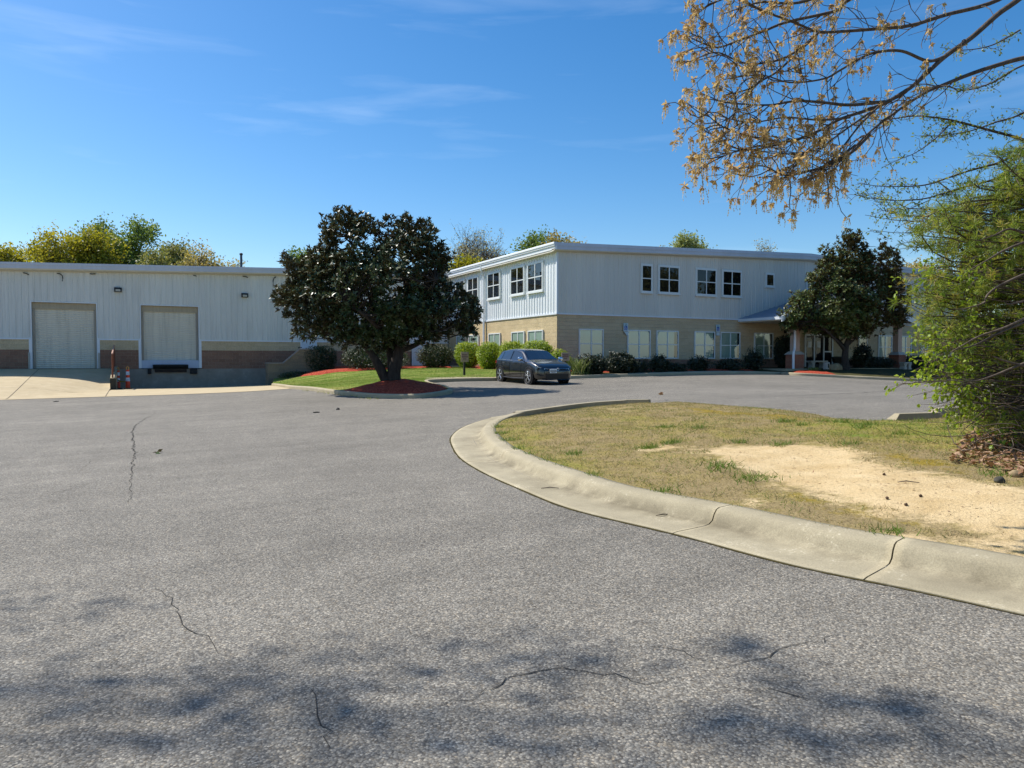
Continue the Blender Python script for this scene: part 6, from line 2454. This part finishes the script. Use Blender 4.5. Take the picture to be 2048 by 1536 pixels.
r = np.random.default_rng(404)
sbase = PZ(2190, 985, 8.9)
sbase[2] = tz1(sbase[0], sbase[1]) + .1
SP = thing('leafy_sapling', 'bright green leafy sapling spreading low in front of the scrubby pine', 'sapling', sbase)
tw = Twigs()
strk = smooth_path([sbase, sbase + np.array([-.1, 0, .9]), sbase + np.array([0, .1, 1.9]), sbase + np.array([.05, 0, 3.3])], 6)
tw.add(strk, .05, .02, 7)
regs = [([(1828, 700), (1900, 690), (1945, 710), (1935, 780), (1890, 795), (1845, 750)], 46), ([(1845, 770), (1950, 775), (1990, 850), (1880, 825)], 34), ([(1785, 560), (1850, 535), (1930, 530), (1950, 570), (1880, 585), (1810, 585)], 12),
        ([(1890, 640), (1950, 630), (1980, 665), (1920, 680)], 7), ([(1900, 545), (1975, 535), (1980, 580), (1920, 585)], 9), ([(1828, 672), (1880, 690), (1850, 715)], 5), ([(1980, 680), (2060, 650), (2060, 900), (1990, 850)], 8), ([(1780, 755), (1812, 748), (1812, 770), (1785, 770)], 3),
        ([(1950, 850), (2048, 870), (2040, 920), (1960, 910)], 7)]
C, A = [], []
for poly, cnt in regs:
    poly = np.array(poly, float)
    lo, hi = poly.min(0), poly.max(0)
    k = 0
    while k < cnt:
        q = r.uniform(lo, hi)
        if not in_poly(q[None], poly)[0]:
            continue
        k += 1
        e = PZ(q[0], q[1], r.uniform(8.4, 9.8))
        hs = np.clip(e[2] - r.uniform(.0, .5), .25, 3.2)
        s = strk[np.argmin(np.abs(strk[:, 2] - hs))]
        b = bend(s, e, r, .05, 12, -.05)
        tw.add(b, .011, .003, 4)
        for i in range(int(r.integers(5, 10))):
            o = b[int(r.integers(9, 12))]
            d = unit(unit(b[-1] - b[-3]) * .6 + rdir(r, 1)[0])
            f_ = o + d * r.uniform(.05, .2)
            tw.add(np.array([o, f_]), .003, .002, 3)
            m = int(r.integers(2, 5))
            C += [f_ + r.normal(0, .012, 3) for _ in range(m)]
            A += [unit(d * .5 + rdir(r, 1)[0] * .6 + np.array([0, 0, -.45])) for _ in range(m)]
C, A = np.array(C), np.array(A)
n = len(C)
leaves('foliage', C, A, unit(rdir(r, n) + [0, 0, .8]), r.uniform(.04, .07, n), r.uniform(.026, .045, n), LF['maple'], SP, None, .15, 7, .1)
tw.build('stems', MT['barkgrey'], SP)

# tangle of dead branches under the pine
r = np.random.default_rng(505)
db = G(2010, 905)
DB = thing('brush_pile', 'tangle of bare grey branches on the ground under the pine', 'brush', db)
tw = Twigs()
for i in range(70):
    a = PZ(r.uniform(1945, 2120), r.uniform(770, 905), r.uniform(7.7, 9.4))
    a[2] = max(a[2], tz1(a[0], a[1]) + .12)
    d = unit(rdir(r, 1)[0] * np.array([1, 1, .45]))
    tw.add(bend(a, a + d * r.uniform(.3, 1.0), r, .1, 6), r.uniform(.003, .008), .002, 4)
for pts in ([(1930, 932), (1975, 938), (2010, 946), (2060, 952)], [(1925, 925), (1965, 922), (1990, 915)], [(1995, 905), (2040, 890), (2080, 880)]):
    tw.add(smooth_path([G(x, y, .16) for x, y in pts], 4), .010, .006, 5)
tw.build('branches', MT['barkgrey'], DB)
leaves('clinging_leaves', np.array([PZ(r.uniform(1960, 2100), r.uniform(800, 900), r.uniform(8.8, 10.4)) for _ in range(160)]), rdir(r, 160), rdir(r, 160), .05, .03, LF['litter'], DB, None, .2, 9)


def on_island(px_poly, n, seed, dz=.0):
    r = np.random.default_rng(seed)
    poly = wpoly(px_poly)[:, :2]
    lo, hi = poly.min(0), poly.max(0)
    out = []
    while sum(len(o) for o in out) < n:
        q = r.uniform(lo, hi, (n * 3, 2))
        out.append(q[in_poly(q, poly)])
    q = np.concatenate(out)[:n]
    return np.column_stack([q, island_z(q[:, 0], q[:, 1]) + dz])


r = np.random.default_rng(606)
P = on_island([(1930, 890), (2010, 870), (2120, 870), (2200, 960), (2080, 975), (1990, 955), (1900, 940)], 1500, 1, .02)
n = len(P)
P[:, 2] += r.uniform(0, .05, n)
tag(leaves('leaf_litter', P, unit(rdir(r, n) * [1, 1, .35]), unit(rdir(r, n) * .5 + [0, 0, 1]), r.uniform(.05, .11, n), r.uniform(.03, .06, n), LF['litter'], None, None, .3, 3), kind='stuff')

# dead and green grass blades on the island, lawn blades on the lawn
def grass(name, P, h, w, mat, rnd, seed, lean=.6):
    r = np.random.default_rng(seed)
    n = len(P)
    d = unit(r.normal(size=(n, 3)) * [lean, lean, .1] + [0, 0, .75])
    s = unit(np.cross(d, rdir(r, n)))
    V = np.stack([P - s * w[:, None], P + s * w[:, None], P + d * h[:, None]], 1).reshape(-1, 3)
    return tag(put(name, mesh_np(name, V, np.arange(3 * n).reshape(n, 3), mat, False, {'rnd': np.repeat(rnd, 3)})), kind='stuff')


r = np.random.default_rng(707)
lp = loopI[:, :2]
q = np.column_stack([r.uniform(2.0, 20, 900000), r.uniform(-3, 19, 900000)])
q = q[in_poly(q, lp)]
q = q[dist_path(q, EDGE) > .06]
sn = a_sand(q) + np.array([noise.noise(Vector((a * 2.1, b * 2.1, 0))) for a, b in q]) * .55
gn = a_green(q) + np.array([noise.noise(Vector((a * 1.1, b * 1.1, 7))) for a, b in q]) * .5
mo = a_moss(q)
cl = np.array([noise.noise(Vector((a * 4, b * 4, 2))) for a, b in q])
dcam = np.hypot(q[:, 0], q[:, 1])
keep = (sn < .42) & (r.random(len(q)) < np.clip(.6 + cl * .9, .08, 1) * (1 - .75 * mo)) & (r.random(len(q)) < np.clip(dcam / 9, .45, 1))
q, gn = q[keep], gn[keep]
n = len(q)
P = np.column_stack([q, island_z(q[:, 0], q[:, 1]) - .005])
isg = (r.random(n) < np.clip(gn - .17, .04, .8))
h = np.where(isg, r.uniform(.025, .065, n), r.uniform(.02, .06, n))
rn = np.where(isg, r.uniform(.6, 1, n), r.uniform(0, .55, n))
grass('island_grass', P, h, r.uniform(.0022, .0048, n), LF['blade'], rn, 1, .9)
# greener tufts
tufts = [(1300, 900), (1345, 893), (1510, 965), (1440, 948), (1570, 855), (1605, 862), (1650, 852), (1685, 858), (1735, 862), (1800, 878), (1900, 868), (1960, 880), (1000, 868), (1012, 882), (1030, 898), (1050, 910), (1150, 910), (1330, 862),
         (1400, 870), (1560, 900), (1480, 893), (1100, 935), (1180, 952), (1320, 985), (1700, 905), (1840, 850), (1910, 852), (1770, 1068), (1690, 1080), (1990, 960), (995, 855), (1075, 922), (1720, 868)]
PP = []
for i, t in enumerate(tufts):
    g = G(*t, dz=.12)
    k = 140 if i < 5 else 80
    s = .10 if i in (2, 3) else .07
    PP.append(np.column_stack([g[0] + r.normal(0, s * 1.3, k), g[1] + r.normal(0, s, k)]))
PP = np.concatenate(PP)
PP = PP[in_poly(PP, lp)]
n = len(PP)
grass('grass_tufts', np.column_stack([PP, island_z(PP[:, 0], PP[:, 1]) - .005]), r.uniform(.05, .13, n), r.uniform(.003, .006, n), LF['blade'], r.uniform(.75, 1, n), 2, .55)
# lawn
q = np.column_stack([r.uniform(6.8, 20.2, 230000), r.uniform(22, 47, 230000)])
q = q[in_poly(q, loopL)]
bad = np.zeros(len(q), bool)
for o in bpy.data.objects:
    if o.name.startswith('mulch_bed'):
        vv = np.array([v.co[:2] for v in o.data.vertices])
        lo, hi = vv.min(0), vv.max(0)
        inb = ((q > lo) & (q < hi)).all(1)
        idx = np.where(inb & ~bad)[0]
        for s in range(0, len(idx), 4000):
            ii = idx[s:s + 4000]
            dd = np.min(((q[ii][:, None] - vv[None]) ** 2).sum(2), axis=1)
            bad[ii] |= dd < .04
q = q[~bad]
n = len(q)
st = np.array([noise.noise(Vector((a * .5, b * 1.5, 3))) for a, b in q])
grass('lawn_grass', np.column_stack([q, lz(q[:, 0], q[:, 1]) - .01]), r.uniform(.03, .075, n), r.uniform(.003, .006, n), LF['lawnblade'], np.clip(.45 - st * .9 + r.normal(0, .2, n), 0, 1), 3, .5)
# weeds along the kerb of the lawn
PP = np.concatenate([np.column_stack([r.normal(G(x, y)[0], .12, 14), r.normal(G(x, y)[1], .25, 14)]) for x, y in [(612, 782), (640, 785), (655, 787), (672, 789), (690, 791), (705, 793), (728, 796), (738, 797), (748, 798)]] + [np.column_stack([r.normal(G(216, 779)[0], .22, 90), r.normal(G(216, 779)[1], .22, 90)])])
n = len(PP)
grass('kerb_weeds', np.column_stack([PP, tz(PP[:, 0], PP[:, 1])]), r.uniform(.04, .16, n), r.uniform(.006, .012, n), LF['lawnblade'], r.uniform(.3, 1, n), 4, .7)

# small stones, cones and a few loose things
for i, (x, y, s, lab) in enumerate([(1998, 977, .045, 'dark rounded stone at the right edge of the sand patch'), (2030, 962, .05, 'tan stone among the dead leaves at the right edge')]):
    g = G(x, y, .13)
    g[2] = island_z(np.array([g[0]]), np.array([g[1]]))[0]
    tag(blob('stone', g + [0, 0, s * .5], (s * 1.25, s, s * .8), MT['rock'] if i else plain('dark_stone', S('#4a463c'), .9, var=.4, scale=20, bump=.4), 5 + i), lab, 'stone')
MT['cone'] = plain('cone_brown', S('#5d4733'), .9, var=.4, scale=40, bump=.5)
for i, (x, y, lab) in enumerate([(1774, 1007, 'small brown cone on the lower edge of the sand patch, left of three'), (1841, 1005, 'small brown cone on the sand patch, right of the others'), (1812, 1018, 'small brown cone lowest on the sand patch'), (1768, 964, 'small brown cone in the middle of the sand patch')]):
    g = G(x, y, .13)
    g[2] = island_z(np.array([g[0]]), np.array([g[1]]))[0]
    tag(blob('pine_cone', g + [0, 0, .012], (.017, .014, .014), MT['cone'], 9 + i, 2, .4), lab, 'pine cone', 'cones on the sand')
n = 260
P = on_island([(1400, 910), (1700, 915), (1800, 955), (2040, 1000), (2080, 1100), (1960, 1066), (1700, 1012), (1480, 945)], n, 8, .004)
tag(leaves('sand_debris', P, unit(rdir(r, n) * [1, 1, .1]), unit(rdir(r, n) * .3 + [0, 0, 1]), r.uniform(.012, .05, n), r.uniform(.006, .014, n), LF['litter'], None, r.uniform(0, .35, n), .2, 5), kind='stuff')
for i, (x, y, lab) in enumerate([(1814, 981, 'short dead twig lying on the sand patch'), (1100, 978.5, 'short dark twig lying in the gutter of the island kerb'), (1326, 1033.5, 'curved dark twig in the gutter beside the kerb joint')]):
    g = G(x, y, .0 if i else .13)
    if i == 0:
        g[2] = island_z(np.array([g[0]]), np.array([g[1]]))[0]
    mb = MB()
    L = (.09, .10, .065)[i]
    mb.tube([g + RT * -L + [0, 0, .012], g + [0, 0, .02] + FW * .02, g + RT * L + FW * .01 * (i - 1) * 5 + [0, 0, .014]], [.004, .006, .003], 5)
    tag(mb.build('twig', MT['barkgrey'], None, loc=tuple(g), smooth=True), lab, 'twig', 'loose twigs')
for i, (x, y, lab, m_) in enumerate([(315, 907, 'fallen dark green leaf on the asphalt right of the long crack', LF['magnolia_green']), (1318, 800, 'brown dead leaf standing at the far end of the island kerb', LF['litter'])]):
    g = G(x, y)
    k = 4
    rr = np.random.default_rng(40 + i)
    tag(leaves('fallen_leaf', g + rr.normal(0, .03, (k, 3)) * [1, 1, .1] + [0, 0, .02 if i == 0 else .17], unit(rdir(rr, k) * [1, 1, .2 if i == 0 else .5] + [.2, 0, .05]), rdir(rr, k) + [0, 0, 1], (.11 if i == 0 else .16), (.05 if i == 0 else .075), m_, None, rr.random(k), .3, 5), lab, 'leaf')
MT['scrap'] = plain('dark_scrap', (.02, .018, .016), .8, var=.3)
for i, (x, y, lab) in enumerate([(112, 803.5, 'dark scrap on the asphalt before the ramp'), (676, 819.5, 'small dark lump on the asphalt below the large magnolia'), (633, 825.5, 'flat dark scrap on the asphalt left of the small lump')]):
    g = G(x, y)
    tag(blob('debris_scrap', g + [0, 0, .012], (.09 if i != 1 else .05, .05, .02 if i != 1 else .05), MT['scrap'], 60 + i, 2, .5), lab, 'debris', 'scraps on the asphalt')

# ---------------------------------------------------------------- oak outside the frame that throws the dappled shade in front
r = np.random.default_rng(808)
sb_ = RT * -13.2 + FW * 6.6
sb_[2] = tz1(sb_[0], sb_[1])
SO = thing('shade_oak', 'tall thin leaved oak left of the viewer casting dappled shade on the asphalt', 'tree', sb_)
tw = Twigs()
str_ = smooth_path([sb_, sb_ + np.array([.1, 0, 3]), sb_ + np.array([0, .2, 7]), sb_ + np.array([.2, 0, 13])], 6)
tw.add(str_, .28, .12, 12)
SUN = np.array([-.52, .62, 1.0])
C = []
spots = [(60, 1215, .30, 60), (195, 1220, .16, 40), (30, 1340, .3, 60), (200, 1370, .18, 40), (540, 1330, .22, 50), (480, 1380, .22, 50), (560, 1410, .3, 80), (640, 1440, .2, 60), (300, 1480, .3, 90), (560, 1490, .3, 90), (120, 1430, .25, 60), (720, 1300, .18, 40),
         (810, 1360, .2, 50), (930, 1290, .14, 35), (1000, 1350, .2, 50), (1060, 1275, .16, 40), (1160, 1320, .2, 60), (1130, 1350, .18, 50), (1240, 1320, .16, 35), (1510, 1300, .12, 45), (1480, 1290, .1, 30), (1590, 1370, .14, 60), (1700, 1395, .14, 60), (1800, 1410, .14, 50),
         (1860, 1425, .1, 30), (1560, 1470, .18, 80), (1640, 1470, .18, 70), (1500, 1450, .14, 40), (1780, 1480, .2, 60), (1400, 1450, .16, 40), (700, 1400, .2, 60), (1090, 1450, .12, 30), (1180, 1500, .2, 60), (900, 1430, .14, 30), (1920, 1480, .2, 50), (2020, 1480, .2, 50), (380, 1420, .18, 50), (780, 1510, .2, 60), (1050, 1520, .2, 50)]
for x, y, s, k in spots:
    g = G(x, y)
    H = r.uniform(9.5, 12.5)
    c = g + SUN * H
    a = str_[np.argmin(np.abs(str_[:, 2] - c[2] + 1.2))]
    b = bend(a, c, r, .04, 10, -.04)
    tw.add(b, .008, .003, 4)
    kk = int(k * .5)
    C.append(c + r.normal(size=(kk, 3)) * s * np.array([.78, .78, .6]))
C = np.concatenate(C)
n = len(C)
leaves('crown', C, rdir(r, n), rdir(r, n), r.uniform(.08, .15, n), r.uniform(.045, .08, n), LF['catkin'], SO, None, .2, 11)
tw.build('trunk', MT['barkgrey'], SO)

# ================================================================== light, sky, camera
elev = math.atan2(1.0, math.hypot(.52, .62))
azim = math.atan2(-.52, .62)
sun = bpy.data.lights.new('sun', 'SUN')
sun.energy = 4.6
sun.angle = math.radians(.53)
sun.color = (1.0, .955, .88)
so = bpy.data.objects.new('sun', sun)
COL.objects.link(so)
so.rotation_euler = Vector(tuple(-SUN)).to_track_quat('-Z', 'Y').to_euler()
world = bpy.data.worlds.new('World')
scene.world = world
world.use_nodes = True
wt = world.node_tree
bg = wt.nodes['Background']
sky = wt.nodes.new('ShaderNodeTexSky')
sky.sky_type = 'NISHITA'
sky.sun_disc = False
sky.sun_elevation = elev
sky.sun_rotation = azim
sky.altitude = 0
sky.air_density = 1.0
sky.dust_density = .6
sky.ozone_density = 3.0
tc = wt.nodes.new('ShaderNodeTexCoord')


def wn(kind, **kw):
    nd = wt.nodes.new(kind)
    for k, v in kw.items():
        setattr(nd, k, v)
    return nd


# thin cirrus, a noise on the sky sphere stretched along a shallow band
def cirrus(rot, scale, nscale, lo, hi, amt):
    mp = wn('ShaderNodeMapping')
    mp.inputs['Rotation'].default_value = rot
    mp.inputs['Scale'].default_value = scale
    wt.links.new(tc.outputs['Generated'], mp.inputs['Vector'])
    nz = wn('ShaderNodeTexNoise')
    nz.inputs['Scale'].default_value = nscale
    nz.inputs['Detail'].default_value = 6
    nz.inputs['Roughness'].default_value = .55
    nz.inputs['Distortion'].default_value = .4
    wt.links.new(mp.outputs['Vector'], nz.inputs['Vector'])
    rp = wn('ShaderNodeMapRange')
    rp.inputs['From Min'].default_value = lo
    rp.inputs['From Max'].default_value = hi
    rp.inputs['To Max'].default_value = amt
    rp.clamp = True
    wt.links.new(nz.outputs['Fac'], rp.inputs['Value'])
    return rp.outputs['Result']


c1 = cirrus((0, .12, math.radians(-27)), (1.0, 1.0, 9.0), 2.2, .60, .85, .13)
c2 = cirrus((0, -.10, math.radians(20)), (.8, .8, 6.0), 3.6, .58, .85, .16)
ad = wn('ShaderNodeMath', operation='ADD')
wt.links.new(c1, ad.inputs[0])
wt.links.new(c2, ad.inputs[1])
hs = wn('ShaderNodeHueSaturation')
hs.inputs['Saturation'].default_value = 1.36
hs.inputs['Value'].default_value = 1.0
wt.links.new(sky.outputs[0], hs.inputs['Color'])
mx = wn('ShaderNodeMix', data_type='RGBA')
wt.links.new(ad.outputs[0], mx.inputs[0])
wt.links.new(hs.outputs[0], mx.inputs[6])
mx.inputs[7].default_value = (7.2, 8.3, 9.6, 1)
wt.links.new(mx.outputs[2], bg.inputs['Color'])
bg.inputs['Strength'].default_value = .11

cd = bpy.data.cameras.new('camera')
cd.sensor_width = 36
cd.lens = 36 * FPX / 2048
cd.clip_end = 4000
cd.clip_start = .05
cam = bpy.data.objects.new('camera', cd)
COL.objects.link(cam)
M = Matrix((tuple(RT), tuple(CU), tuple(-CF))).transposed().to_4x4()
M.translation = Vector(EYE)
cam.matrix_world = M
scene.camera = cam
vs = scene.view_settings
vs.view_transform = 'Standard'
vs.look = 'None'
vs.exposure = 0.5
vs.gamma = 1.0
vs.use_curve_mapping = False
scene.cycles.max_bounces = 6
scene.cycles.transparent_max_bounces = 12
scene.cycles.use_adaptive_sampling = True
